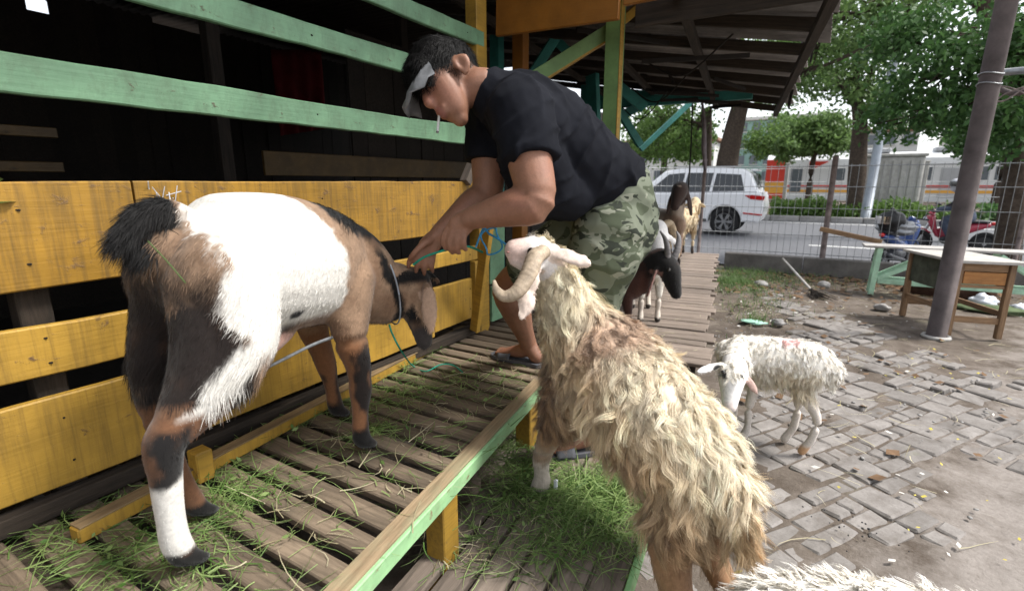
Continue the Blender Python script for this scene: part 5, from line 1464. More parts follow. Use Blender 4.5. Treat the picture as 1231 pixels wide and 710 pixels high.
# ------------------------------------------------------------------ white sheep at the bottom edge of the picture
def simple_sheep(name, label, cat, loc, heading, h, L, rx, ry, hd, colf, ears=(), horns=(), wool=None, furlen=.014, nfur=9000, seed=50, hm=m_horn_d, legr=.024, fore=None, hind=None, eyes=(), z0=0):
    t = thing(name, label, cat, loc, heading)
    pr = sheep_parts(h, L, rx, ry, hd, legr, fore, hind)
    for (a_, b2, w_) in ears:
        pr.append(chain(ear_pts(a_, b2, w_, .010), up=(1, .3, .2)))
    p, b, n = (np.array(q_, float) for q_ in hd)
    d_ = unit(n - p); r_ = np.linalg.norm(n - p) * .30
    def ish(P):
        s = (P - p) @ d_; k = (np.linalg.norm(P - p - s[:, None] * d_, axis=1) < r_ * 1.35) & (s > -r_ * .6)
        for (a_, b2, w_) in ears:
            a2, b3 = np.array(a_), np.array(b2); dd = b3 - a2; s2 = np.clip((P - a2) @ dd / (dd @ dd), 0, 1); k |= np.linalg.norm(P - (a2 + s2[:, None] * dd), axis=1) < w_ * 1.2
        return k
    def cf(P):
        c = colf(P, ish(P)); c[P[:, 2] < .035] = [.05, .042, .036]; return c
    Wv, Q, N = body(t, pr, cf, .010, 2)
    lo = h - 2 * ry
    if wool:
        ww = lambda P: (~ish(P) & (P[:, 2] > lo - .02)).astype(float)
        fleece('wool', t, Wv, Q, N, wool[0], wool[1], lambda P: np.full(len(P), wool[2]), lambda P, n_: np.tile([-.5, 0, -1.0], (len(P), 1)), cf, wool[3], .018, wool[4] if len(wool) > 4 else .6, .15, .35, seed, 4, ww)
    else:
        fur('fur', t, Wv, Q, N, nfur, lambda P: np.full(len(P), furlen), lambda P, n_: np.tile([-.8, 0, -.8], (len(P), 1)), cf, .003, .3, seed, 2)
    for hh in horns: horn(t, hh, hm, 10, .06, 10)
    for e in eyes: ball('eye', t, e, .013, m_eye)
    return t
wp = onz(1030, 716, .59)
def whitecol(P, h):
    c = mixc(np.tile(np.array([.82, .80, .74]), (len(P), 1)), np.array([.66, .58, .44]), sstep(.45, .3, P[:, 2])); c[h] = [.78, .75, .72]; return c
simple_sheep('sheep', 'white woolly sheep whose back just shows at the bottom edge', 'sheep', (wp[0], wp[1], 0), R(31), .60, .46, .14, .16,
             [(.30, 0, .46), (.36, -.02, .40), (.42, -.05, .26)], whitecol, ears=(((.30, .06, .46), (.30, .15, .42), .024), ((.30, -.06, .46), (.30, -.15, .42), .024)), wool=(1300, 11, .045, .0036, .8), seed=60)

# ------------------------------------------------------------------ the four animals on the walkway
def cdark(P, h):
    c = mixc(np.tile(np.array([.05, .020, .014]), (len(P), 1)), BLK, sstep(.0, .4, fbm(P * 6, 3)) * .7)
    c = mixc(c, np.array([.15, .065, .045]), sstep(.38, .28, P[:, 0] ) * sstep(.1, .5, fbm(P * 4, 8)) * .6)
    c[h] = BLK * 1.7
    for a_, b3 in (((.43, -.085, .545), (.385, -.150, .345)), ((.45, .05, .56), (.44, .13, .40))):
        a2 = np.array(a_); dd = np.array(b3) - a2; s2 = np.clip((P - a2) @ dd / (dd @ dd), 0, 1); k = (np.linalg.norm(P - (a2 + s2[:, None] * dd), axis=1) < .05) & (s2 > .15); c[k] = [.24, .13, .11]
    return c
dk = thing  # (kept short below)
bx_ = onz(758, 395, ZF)
simple_sheep('goat', 'dark brown goat with two upright grey horns and hanging ears on the walkway', 'goat', (-1.31, 3.40, ZF), R(6), .56, .62, .13, .15,
             [(.43, -.02, .58), (.50, -.04, .52), (.56, -.06, .36)], cdark,
             ears=(((.43, -.085, .545), (.385, -.150, .345), .044), ((.45, .05, .56), (.44, .13, .40), .036)),
             horns=([(.485, -.06, .58, .026), (.485, -.07, .66, .023), (.465, -.075, .73, .016), (.43, -.08, .78, .005)], [(.52, .0, .58, .026), (.54, .02, .66, .023), (.54, .035, .73, .016), (.52, .05, .77, .005)]),
             seed=70, eyes=((.508, -.108, .525),))
def cwhite(P, h):
    c = mixc(np.tile(np.array([.70, .66, .58]), (len(P), 1)), np.array([.50, .42, .32]), sstep(.0, .4, fbm(P * 7, 2))); c[h] = [.76, .74, .72]; k = h & (P[:, 2] < .475) & (P[:, 0] > .5); c[k] = [.66, .40, .36]
    n = P[:, 2] < .20; c[n] = [.62, .55, .47]
    return c
simple_sheep('ram', 'white faced ram with a curled tan horn behind the dark goat', 'ram', (-1.165, 4.12, ZF), R(-66), .64, .56, .14, .16,
             [(.38, 0, .74), (.45, 0, .69), (.54, 0, .50)], cwhite,
             ears=(((.40, .07, .72), (.43, .16, .64), .026), ((.40, -.07, .72), (.43, -.16, .64), .026)),
             horns=([(.38, .05, .78, .034), (.33, .11, .79, .034), (.32, .15, .70, .030), (.37, .17, .60, .024), (.44, .16, .56, .016), (.47, .15, .60, .007)], [(.38, -.05, .78, .034), (.33, -.11, .79, .034), (.32, -.15, .70, .030), (.37, -.17, .60, .024), (.44, -.16, .56, .012)]),
             wool=(700, 8, .035, .005), seed=72, hm=plain('tan_horn', (.33, .25, .16), .55, .3, nscale=16, amt=.4, bmp=.3), fore=((.22, .08), (.26, -.06)), eyes=((.478, .055, .66), (.478, -.055, .66)))
def ctan(P, h):
    c = mixc(np.tile(np.array([.30, .20, .14]), (len(P), 1)), np.array([.55, .46, .38]), sstep(-.1, .3, fbm(P * 4, 5)))
    c = mixc(c, np.array([.02, .014, .012]), sstep(.30, .22, P[:, 2]) * (P[:, 0] > .1) * (P[:, 1] > 0)); c[h] = [.05, .03, .024]
    return c
simple_sheep('goat', 'tan and white goat with a dark brown head and long drooping ears on the walkway', 'goat', (-1.55, 6.05, ZF), R(-42), .80, .66, .14, .17,
             [(.36, -.04, 1.02), (.43, -.10, .99), (.52, -.20, .84)], ctan,
             ears=(((.40, .03, 1.0), (.46, .06, .74), .042), ((.34, -.11, 1.0), (.34, -.17, .76), .042)), seed=74, fore=((.26, .08), (.22, -.08)), eyes=((.47, -.07, .985),))
def ccream(P, h):
    c = mixc(np.tile(np.array([.62, .50, .33]), (len(P), 1)), np.array([.50, .36, .20]), sstep(.0, .4, fbm(P * 6, 3))); n = P[:, 2] < .12; c[n] = [.08, .06, .05]; return c
simple_sheep('sheep', 'cream sheep standing at the far end of the walkway with its back turned', 'sheep', (-1.72, 8.0, ZF), R(80), .72, .60, .16, .18,
             [(.38, 0, .80), (.45, 0, .77), (.54, 0, .62)], ccream, ears=(((.38, .07, .78), (.36, .18, .72), .03), ((.38, -.07, .78), (.36, -.18, .72), .03)), wool=(600, 7, .04, .007), seed=76)

# ================================================================== THE MAN
man = thing('person', 'man in black t-shirt and camouflage shorts bending over the goat', 'person', onz(650, 480, ZP) * [1, 1, 0] + [0, 0, ZL])
m_skin = vcol('skin', .52, .35, 170, .2, .3, sss=.1)
def shirt_mat():
    m, N, L, b = base_mat('black_cotton', .9, .08)
    v = coords(N, L); n = noise(N, L, v, 240, 3); n2 = noise(N, L, v, 6, 4)
    L.new(ramp(N, L, n2, [(.3, (.0055, .006, .0085)), (.7, (.011, .012, .0165))]), b.inputs['Base Color'])
    bump(N, L, b, n, .3, .002); return m
def camo_mat():
    m, N, L, b = base_mat('camouflage_cloth', .85, .15)
    v = coords(N, L, (1, 1, 1.5))
    c = ramp(N, L, noise(N, L, v, 3, 2), [(.35, (.105, .12, .088)), (.65, (.14, .155, .115))])
    for sc_, col, th in ((9, (.060, .072, .046), .51), (11, (.19, .20, .155), .60), (13, (.026, .031, .023), .59)):
        f = ramp(N, L, noise(N, L, coords(N, L, (1, 1, 1.7)), sc_, 2.5, .5, .7), [(th, 0.0), (th + .012, 1.0)])
        c = mix(N, L, f, c, col)
    L.new(c, b.inputs['Base Color']); bump(N, L, b, noise(N, L, coords(N, L), 260, 3), .25, .002); return m
m_shirt, m_camo = shirt_mat(), camo_mat()
m_hair = plain('black_hair', (.003, .0028, .0028), .6, .15, nscale=30, amt=.3, bmp=.2)
m_visor = plain('grey_cap_cloth', (.18, .185, .195), .9, .1, nscale=20, amt=.3, bmp=.2)
m_slip = plain('grey_rubber', (.085, .088, .10), .7, .3, nscale=14, amt=.3, bmp=.15)
pel, wai, che, uch = at(738, 262, 1.92), at(700, 208, 1.84), at(655, 160, 1.73), at(622, 132, 1.65)
nkb, nkt = at(597, 112, 1.60), at(580, 104, 1.58)
sR, eR, wR = at(628, 140, 1.47), at(645, 243, 1.42), at(566, 262, 1.50)
sL, eL, wL = at(592, 145, 1.78), at(585, 232, 1.80), at(528, 281, 1.76)
hipR, hipL = at(728, 290, 1.85), at(705, 280, 2.03)
ankR = onz(708, 541, ZL + .02) + [.0, .02, .08]; ankL = onz(630, 434, ZP + .02) + [.015, .02, .085]
def knee(h, a, d, o): return h * .5 + a * .5 + np.array(d) * o
kR = at(697, 412, 1.93); kL = knee(hipL, ankL, (-.85, -.35, .15), .24)
HD = 1.57
hc = at(541, 100, HD)
U = unit(at(512, 52, HD) - at(558, 163, HD)); Fd = at(500, 141, HD - .01) - hc; Fd = unit(Fd - U * (Fd @ U)); Lt = np.cross(U, Fd)
Fd, U = unit(Fd * math.cos(R(14)) - U * math.sin(R(14))), unit(U * math.cos(R(14)) + Fd * math.sin(R(14)))
Fd = unit(Fd * math.cos(R(24)) + Lt * math.sin(R(24))); Lt = np.cross(U, Fd)   # Lt: the man's left; the face is turned a little away
def HP(f, u, l=0): return hc + Fd * f + U * u + Lt * l
SK = np.array([.235, .115, .072])
def T(pts, r, **k): return chain([tuple(p) + ((q,) if not isinstance(q, tuple) else q) for p, q in zip(pts, r)], **k)
nd = np.array([0.1, 0.1, 1.0])
parts = [T([at(722, 248, 1.92), wai, che, uch, nkb], [(.130, .105), (.15, .125), (.165, .14), (.15, .11), (.07, .07)], up=nd, segs=20),
         T([nkb + [0, 0, -.02], nkt, HP(-.035, -.045)], [.066, .058, .056]),
         # skull, face, jaw
         T([HP(-.045, .035), HP(0, .045), HP(.045, .035)], [(.070, .085), (.078, .095), (.066, .078)], up=U),
         T([HP(.035, .02), HP(.04, -.04), HP(.045, -.095), HP(.048, -.115)], [(.066, .058), (.060, .055), (.042, .040), (.028, .026)], up=Fd),
         T([HP(-.01, -.01), HP(.012, -.055), HP(.035, -.095)], [.050, .044, .030]),
         T([HP(.088, .012), HP(.108, -.028), HP(.096, -.040)], [.012, .017, .013]),                       # nose
         T([HP(.088, -.068, .02), HP(.094, -.066, 0), HP(.088, -.068, -.02)], [.010, .012, .010]),       # lips
         T([HP(.084, -.083, .015), HP(.088, -.082, 0), HP(.084, -.083, -.015)], [.010, .012, .010]),
         T([HP(.070, .022, .045), HP(.090, .026, 0), HP(.070, .022, -.045)], [.014, .016, .014])]         # brow
for s in (1, -1):
    parts.append(T([HP(-.015, .022, .078 * s), HP(-.028, .008, .090 * s), HP(-.022, -.018, .086 * s), HP(-.008, -.030, .078 * s)], [(.010, .012), (.012, .016), (.011, .013), .008], segs=10))
    parts.append(T([HP(-.008, .022, .078 * s), HP(.004, .006, .081 * s), HP(-.002, -.02, .079 * s)], [.007, .007, .006], segs=8))
for (sh, el, wr) in ((sR, eR, wR), (sL, eL, wL)):
    parts.append(T([uch * .4 + sh * .6, sh, sh * .5 + el * .5, el, el * .72 + wr * .28, el * .35 + wr * .65, wr], [.085, .078, .067, .055, .057, .045, .034]))
for (hh, kk, aa) in ((hipR, kR, ankR), (hipL, kL, ankL)):
    parts.append(T([hh, hh * .5 + kk * .5, kk, kk * .65 + aa * .35, kk * .25 + aa * .75, aa], [.090, .082, .064, .074, .050, .042]))
def foot(ank, toe_dir, zf):
    td_ = np.array([*toe_dir, 0.0]); td_ /= np.linalg.norm(td_); g = np.array([ank[0], ank[1], zf]); sd_ = np.array([-td_[1], td_[0], 0])
    pr = [T([ank, g - td_ * .045 + [0, 0, .032], g - td_ * .055 + [0, 0, .028]], [.040, .034, .028]),
          T([ank - [0, 0, .02], g + td_ * .05 + [0, 0, .045], g + td_ * .12 + [0, 0, .030], g + td_ * .15 + [0, 0, .024]], [(.036, .040), (.038, .036), (.044, .022), (.042, .016)])]
    for k in range(5):
        o_ = (-.032 + .016 * k); L_ = (.062, .060, .055, .048, .040)[k]
        pr.append(T([g + td_ * .14 + sd_ * o_ + [0, 0, .022], g + td_ * (.15 + L_ * .8) + sd_ * o_ * 1.05 + [0, 0, .018]], [.012 if k else .014, .009 if k else .012], segs=8))
    return pr, g, td_, sd_
fR, gR, tR, dR = foot(ankR, (-.74, -.62), ZL + .018)
fL, gL, tL, dL = foot(ankL, (-.98, .06), ZP + .018)
parts += fR + fL
def hand(palm, fingers):
    """palm: wrist-to-knuckle chain rows; fingers: five pixel/depth polylines rooted in the palm"""
    pr = [chain(palm[0], up=palm[1], segs=14)]
    for f in fingers:
        q = [at(*p) for p in f]
        thumb = f is fingers[-1]
        pr.append(T(q, [.0140, .0128, .0112, .0095] if thumb else [.0115, .0110, .0102, .0088], segs=8, sub=3))
    return pr
kL_, kR_ = at(513, 299, 1.752), at(549, 274, 1.517)
camd = lambda p: unit(np.array([0, 0, CAMZ]) - p)
# left (far) hand pinching the twine at the goat's neck, right hand hanging loosely over it
parts += hand(([tuple(wL) + (.029, .024), tuple(wL * .5 + kL_ * .5) + (.037, .021), tuple(kL_) + (.038, .017)], camd(wL)), [
    [(507, 296, 1.745), (498, 306, 1.73), (492, 314, 1.735), (491, 321, 1.745)], [(511, 299, 1.75), (505, 312, 1.74), (501, 320, 1.745), (500, 327, 1.76)],
    [(516, 302, 1.76), (512, 315, 1.755), (510, 323, 1.76), (510, 330, 1.775)], [(521, 303, 1.77), (520, 314, 1.765), (519, 321, 1.77), (520, 326, 1.78)],
    [(517, 288, 1.73), (507, 295, 1.705), (499, 303, 1.70), (493, 310, 1.71)]])
parts += hand(([tuple(wR) + (.030, .025), tuple(wR * .5 + kR_ * .5) + (.037, .021), tuple(kR_) + (.038, .017)], camd(wR)), [
    [(541, 271, 1.525), (535, 281, 1.53), (533, 291, 1.54), (536, 299, 1.55)], [(547, 274, 1.515), (541, 287, 1.52), (541, 297, 1.53), (544, 304, 1.545)],
    [(553, 276, 1.51), (549, 289, 1.512), (549, 299, 1.525), (552, 304, 1.54)], [(559, 277, 1.505), (557, 288, 1.505), (558, 296, 1.515), (560, 300, 1.525)],
    [(557, 264, 1.53), (546, 270, 1.555), (538, 278, 1.57), (535, 286, 1.585)]])
def skincol(P):
    c = np.tile(SK, (len(P), 1)) * (1 + .22 * fbm(P * 14, 3) + .12 * fbm(P * 60, 5))[:, None]; c = mixc(c, np.array([.32, .115, .08]), np.clip(fbm(P * 9, 8), 0, 1) * .6)
    lip = np.linalg.norm((P - HP(.094, -.074)) , axis=1); c = mixc(c, np.array([.24, .085, .075]), sstep(.026, .016, lip) * .7)
    u_ = (P - hc) @ U; f_ = (P - hc) @ Fd; hh = np.linalg.norm(P - hc, axis=1) < .16
    brow = (np.abs(u_ - .030) < .006) & (f_ > .07) & hh; c[brow] = [.02, .013, .010]
    return c
mW, mQ, mE = remesh(parts, .0058, 3)
mk('body', mW, mQ, m_skin, man, True, np.clip(skincol(mW), 0, 1))
for s in (1, -1): ball('eye', man, np.array(wm(man).inverted() @ V3(HP(.084, .006, .031 * s))), .011, m_eye)
# hair: a shell of strands over the crown and nape
rgm = np.random.default_rng(3)
mN = vnormals(mW, mQ)
def hairmask(P):
    u_ = (P - hc) @ U; f_ = (P - hc) @ Fd; l_ = (P - hc) @ Lt
    return ((np.linalg.norm(P - HP(0, .02), axis=1) < .15) & ((u_ > .035 + .5 * np.clip(f_ - .03, 0, 1)) | ((f_ < -.030) & (u_ > -.055))) & ~((np.abs(l_) > .078) & (u_ < .03) & (f_ > -.05))).astype(float)
sel = hairmask(mW) > 0
hp_ = [T([HP(-.050, .050), HP(0, .060), HP(.048, .052)], [(.074, .086), (.083, .098), (.070, .078)], up=U), T([HP(-.058, .02), HP(-.062, -.03)], [.062, .045])]
hW, hQ, hE = remesh(hp_, .008, 3)
mk('hair', hW, hQ, m_hair, man, True)
hN = vnormals(hW, hQ)
m_hairs = vcol('hair_strands', .6, .15, 5, .1, 0)
def hflow(P, n): return np.tile(Fd * .5 - U * .35, (len(P), 1)) + rgm.normal(size=P.shape) * .35
rootI = man
Pl = np.array([(wm(man).inverted() @ V3(p))[:] for p in hW])
fur('hair_strands', man, Pl, hQ, hN, 14000, lambda P: np.full(len(P), .030), hflow, lambda P: np.tile([.005, .0045, .0045], (len(P), 1)), .0013, .28, 9, 3, None, .3, m_hairs)
# grey visor pushed onto the forehead
vv, vf = [], []
for q in (0, .006):
    for i in range(13):
        a_ = R(-50 + i * 100 / 12)
        for j in range(6):
            rr = .092 + .085 * j / 5 * (math.cos(a_ * 1.2) ** .7)
            vv.append(HP(.005 + rr * math.cos(a_), .050 - .062 * (j / 5) ** 1.2 + q + .010 * math.sin(i * 1.9 + j) * (j / 5), rr * math.sin(a_) * .92))
n6 = 13 * 6
for i in range(12):
    for j in range(5):
        a_ = i * 6 + j; vf += [(a_, a_ + 1, a_ + 7, a_ + 6), (n6 + a_, n6 + a_ + 6, n6 + a_ + 7, n6 + a_ + 1)]
    vf += [(i * 6 + 5, n6 + i * 6 + 5, n6 + i * 6 + 11, i * 6 + 11), (i * 6, i * 6 + 6, n6 + i * 6 + 6, n6 + i * 6)]
mk('cap_visor', vv, vf, m_visor, man, True)
# t-shirt
def foldf(amp, fr, axis, seed):
    ax = unit(np.array(axis))
    def f(P):
        s = P @ ax
        q = P * 5.0 + hash3(P * 6, seed)[:, None] * .35
        ph = s * fr * .5 + hash3(P * 6, seed + 1) * 2.2 + hash3(P * 13, seed + 6) * .5
        return amp * (2.2 * (1 - np.abs(np.sin(ph))) ** 2.5 - .6) * np.clip(.15 + 1.1 * np.abs(hash3(P * 4.5, seed + 3)), 0, 1) + amp * .35 * fbm(P * 16, seed + 4)
    return f
sp_ = [T([at(727, 216, 1.89), wai, che, uch, nkb * .75 + nkt * .25 - [0, 0, .012]], [(.172, .150), (.186, .166), (.186, .158), (.160, .125), (.080, .085)], up=nd, segs=22, sub=5),
       tubegeo([uch * .45 + sR * .55, sR, sR * .45 + eR * .55], [.110, .100, .090], segs=18, cap='flat', sub=4), tubegeo([uch * .45 + sL * .55, sL, sL * .42 + eL * .58], [.110, .100, .090], segs=18, cap='flat', sub=4),
       T([che * .5 + sR * .5, uch * .5 + sR * .5], [.12, .11]), T([at(682, 232, 1.74), at(655, 222, 1.68), at(640, 190, 1.60)], [.10, .115, .11])]
tW, tQ, tE = remesh(sp_, .0075, 4)
tN = vnormals(tW, tQ)
spine = unit(uch - pel)
tW = tW + tN * (foldf(.0095, 46, spine * .8 + np.array([.25, -.1, -.3]), 5)(tW) + foldf(.006, 75, spine + np.array([-.3, .4, .2]), 9)(tW))[:, None]
mk('t_shirt', tW, tQ, m_shirt, man, True)
# camouflage shorts
hemR = hipR * .22 + kR * .78; hemL = hipL * .22 + kL * .78
cp_ = [T([at(716, 214, 1.88), at(733, 238, 1.915), at(738, 262, 1.92), at(734, 285, 1.92)], [(.162, .138), (.186, .164), (.182, .160), (.16, .14)], up=nd, segs=20),
       tubegeo([at(728, 256, 1.91), hipR + [.01, .0, .02], hipR * .6 + kR * .4, hemR], [.115, .140, .122, .108], segs=20, cap='flat', sub=4), tubegeo([at(722, 254, 1.95), hipL, hipL * .6 + kL * .4, hemL], [.115, .145, .130, .112], segs=20, cap='flat', sub=4)]
cW, cQ, cE = remesh(cp_, .0075, 7)
cN = vnormals(cW, cQ)
cW = cW + cN * (foldf(.006, 38, (.25, .2, .9), 21)(cW) + foldf(.005, 60, (.8, .5, .25), 25)(cW) * .7)[:, None]
sh = mk('shorts', cW, cQ, m_camo, man, True)
pk = hipR * .45 + kR * .55; out = unit(np.array([.35, -.9, .1]))
out = unit(np.array([0, 0, CAMZ]) - pk); out[2] = .05; out = unit(out); pv = unit(kR - hipR); pu = np.cross(out, pv)
Mx = np.column_stack([unit(np.cross(pv, out)), pv, np.cross(unit(np.cross(pv, out)), pv)])
# slippers with strap
def slipper(g, td_, sd_, z):
    g0_ = np.array([g[0], g[1], z])
    prof = [(-.085, .030), (-.07, .040), (0, .040), (.08, .047), (.16, .052), (.20, .044), (.225, .022)]
    top = [g0_ + td_ * a_ + sd_ * w_ for a_, w_ in prof] + [g0_ + td_ * a_ - sd_ * w_ for a_, w_ in prof[::-1]]
    n = len(top)
    V = [p + [0, 0, .002] for p in top] + [p + [0, 0, .020] for p in top]
    F = [tuple(range(n))[::-1], tuple(range(n, 2 * n))] + [(i, (i + 1) % n, n + (i + 1) % n, n + i) for i in range(n)]
    s_ = mk('slipper', V, F, m_slip, man)
    V, F = [], []
    for q in (0, .006):
        for i in range(6):
            for j in range(11):
                t_ = math.pi * j / 10; a_ = .085 + i * .016
                r_ = .052 + q
                V.append(g0_ + td_ * a_ + sd_ * (math.cos(t_) * r_) + np.array([0, 0, .016 + math.sin(t_) * (.042 - .003 * i + q)]))
    for i in range(5):
        for j in range(10):
            a_ = i * 11 + j; F += [(a_, a_ + 11, a_ + 12, a_ + 1), (66 + a_, 66 + a_ + 1, 66 + a_ + 12, 66 + a_ + 11)]
    for j in range(10): F += [(j, j + 1, 66 + j + 1, 66 + j), (55 + j, 66 + 55 + j, 66 + 56 + j, 56 + j)]
    mk('strap', V, F, m_slip, s_, True)
slipper(gR, tR, dR, ZL + .003); slipper(gL, tL, dL, ZP + .003)
cg0, cg1 = HP(.098, -.074, -.01), HP(.124, -.108, -.030)
cig = thing('cigarette', 'white cigarette between the lips of the man', 'cigarette', cg0)
tube('paper', [cg0, cg1], .0042, plain('cigarette_paper', (.5, .5, .48), .8, .2, nscale=9, amt=.1), cig, segs=8)
tube('ash_tip', [cg1, cg1 + (cg1 - cg0) * .12], .0043, m_conc, cig, segs=8)

# ================================================================== CUT GRASS, ROPES, LITTER
m_grass = leafmat('cut_grass', (0.055, 0.13, 0.022), (0.29, 0.39, 0.14), .35)
m_straw = leafmat('dry_straw', (0.26, 0.22, 0.12), (0.48, 0.44, 0.30), .2)
def blades(C, Lmin, Lmax, wid, rg, lift=.12, curl=.5, k=4):
    n = len(C)
    az = rg.uniform(0, 6.283, n); el = rg.normal(0, lift, n)
    L = rg.uniform(Lmin, Lmax, n)
    turn = rg.normal(0, curl, n); bend = rg.normal(-.25, .3, n)
    P = [C]; p = C.copy()
    for j in range(k):
        a = az + turn * j / k * 2; e = el + bend * j / k
        d = np.column_stack([np.cos(a) * np.cos(e), np.sin(a) * np.cos(e), np.sin(e)])
        p = p + d * (L / k)[:, None]
        p[:, 2] = np.maximum(p[:, 2], C[:, 2] - .012)
        P.append(p)
    P = np.stack(P, 1)
    S = np.column_stack([-np.sin(az), np.cos(az), rg.normal(0, .5, n)]); S = unit(S)
    V, F, _ = ribbons(P, S, np.full(n, wid) * rg.uniform(.6, 1.5, n), np.zeros((n, 3)), np.zeros((n, 3)))
    return V, F
def strewn(name, label, clumps, seed, mat, lm=True, lsize=.022, blade=(.07, .22, .0026), cat='grass'):
    rg = np.random.default_rng(seed)
    Cs, Ls = [], []
    for (cx, cy, z, sx, sy, n, h) in clumps:
        q = rg.normal(size=(n, 2)) * [sx, sy]
        z_ = z + np.abs(rg.normal(0, .35, n)) * h * np.exp(-.5 * (q / [sx, sy] ** np.array(1)) ** 2).prod(1) + .004
        Cs.append(np.column_stack([cx + q[:, 0], cy + q[:, 1], z_]))
        m = n // 9; Ls.append(Cs[-1][rg.choice(n, m)] + [0, 0, .008])
    V, F = blades(np.vstack(Cs), *blade, rg)
    if lm:
        V2, F2 = leaves(np.vstack(Ls), lsize, rg, -.05); F = np.vstack([F, F2 + len(V)]); V = np.vstack([V, V2])
    o = mk(name, V, F, mat)
    return tag(o, label, cat, kind='stuff')
def cl(px_, py_, z, sx, sy, n, h): p = onz(px_, py_, z); return (p[0], p[1], z, sx, sy, n, h)
strewn('cut_grass', 'heap of fresh cut grass on the lower step under the ram', [
    cl(695, 600, ZL, .09, .13, 900, .07), cl(632, 580, ZL, .06, .10, 420, .06), cl(745, 600, ZL, .07, .10, 500, .08), cl(680, 650, ZL, .07, .08, 220, .03),
    cl(610, 600, ZL, .08, .10, 50, .02), cl(610, 540, ZL, .07, .10, 350, .06), cl(735, 640, ZL, .05, .08, 160, .04), cl(560, 660, ZL, .12, .10, 90, .02), cl(632, 505, ZL, .05, .08, 160, .05)], 5, m_grass)
strewn('cut_grass', 'loose cut grass scattered over the raised platform slats', [
    cl(275, 600, ZP, .05, .05, 150, .04), cl(195, 660, ZP, .08, .07, 190, .04), cl(120, 670, ZP, .09, .06, 90, .02), cl(300, 590, ZP, .07, .07, 60, .02), cl(250, 690, ZP, .10, .05, 80, .02),
    cl(470, 480, ZP, .06, .12, 170, .03), cl(520, 465, ZP, .07, .13, 100, .02), cl(560, 450, ZP, .12, .2, 80, .01), cl(400, 560, ZP, .15, .2, 70, .01), cl(500, 560, ZP, .12, .2, 70, .01), cl(330, 650, ZP, .15, .12, 60, .01), cl(600, 470, ZP, .1, .15, 90, .02), cl(450, 520, ZP, .05, .06, 120, .03)], 6, m_grass, blade=(.05, .20, .0024))
strewn('cut_grass', 'cut grass pushed in under the bottom board of the pen', [
    (-1.60, .75, ZP, .05, .18, 170, .05), (-1.66, 1.25, ZP, .05, .2, 190, .06), (-1.70, 1.7, ZP, .05, .22, 150, .05), (-1.62, .35, ZP, .05, .1, 90, .03)], 8, m_grass)
strewn('dry_straw', 'dry straw scattered over platform, step and walkway', [
    cl(330, 640, ZP, .22, .2, 60, .01), cl(500, 520, ZP, .2, .3, 90, .01), cl(610, 450, ZP, .15, .25, 110, .01), cl(560, 640, ZL, .12, .15, 60, .02), cl(650, 640, ZL, .12, .18, 90, .03), (-1.0, 3.7, ZF, .3, .4, 60, .005), (-1.3, 5.5, ZF, .3, .8, 60, .005)], 9, m_straw, False, blade=(.04, .16, .0026), cat='straw')
strewn('dry_straw', 'dry stalks and straw lying about on the yard ground', [
    (.0, 8.6, 0, 1.0, .25, 500, .05), (-.55, 6.2, 0, .25, .7, 120, .02), (.1, 6.6, 0, .5, .4, 80, .02), (.5, 4.2, .01, .6, .8, 60, .01), (.5, 2.4, .005, .4, .5, 26, .01), (1.3, 5.4, 0, .5, .5, 60, .01), (1.7, 7.8, 0, .8, .4, 160, .04)], 10, m_straw, False, blade=(.06, .28, .004), cat='straw')
# live weeds beside the walkway
def weeds(name, label, spots, seed, L0=.05, L1=.16):
    rg = np.random.default_rng(seed); C = []
    for (cx, cy, s, n) in spots:
        q = rg.normal(size=(n, 2)) * s; C.append(np.column_stack([cx + q[:, 0], cy + q[:, 1], np.full(n, -.01)]))
    C = np.vstack(C); n = len(C)
    az = rg.uniform(0, 6.28, n); L = rg.uniform(L0, L1, n)
    t = np.linspace(0, 1, 4)[None, :, None]
    out = np.column_stack([np.cos(az), np.sin(az), np.zeros(n)])
    P = C[:, None, :] + (out[:, None, :] * t ** 2 * .6 + np.array([0, 0, 1.0]) * t * (1 - .25 * t)) * L[:, None, None]
    S = np.column_stack([-np.sin(az), np.cos(az), np.zeros(n)])
    V, F, _ = ribbons(P, S, np.full(n, .006), np.zeros((n, 3)), np.zeros((n, 3)))
    return tag(mk(name, V, F, m_leaf_l), label, 'grass', kind='stuff')
weeds('weeds', 'bright green grass growing beside the end of the walkway', [(-.92, 7.9, .16, 1200), (-.75, 7.4, .22, 500), (-.6, 8.4, .3, 400), (.0, 8.9, .5, 260), (-.5, 6.6, .25, 160), (-.42, 5.8, .08, 120), (-.2, 4.6, .2, 70), (-.95, 8.6, .25, 600), (-.7, 9.0, .3, 300)], 12)
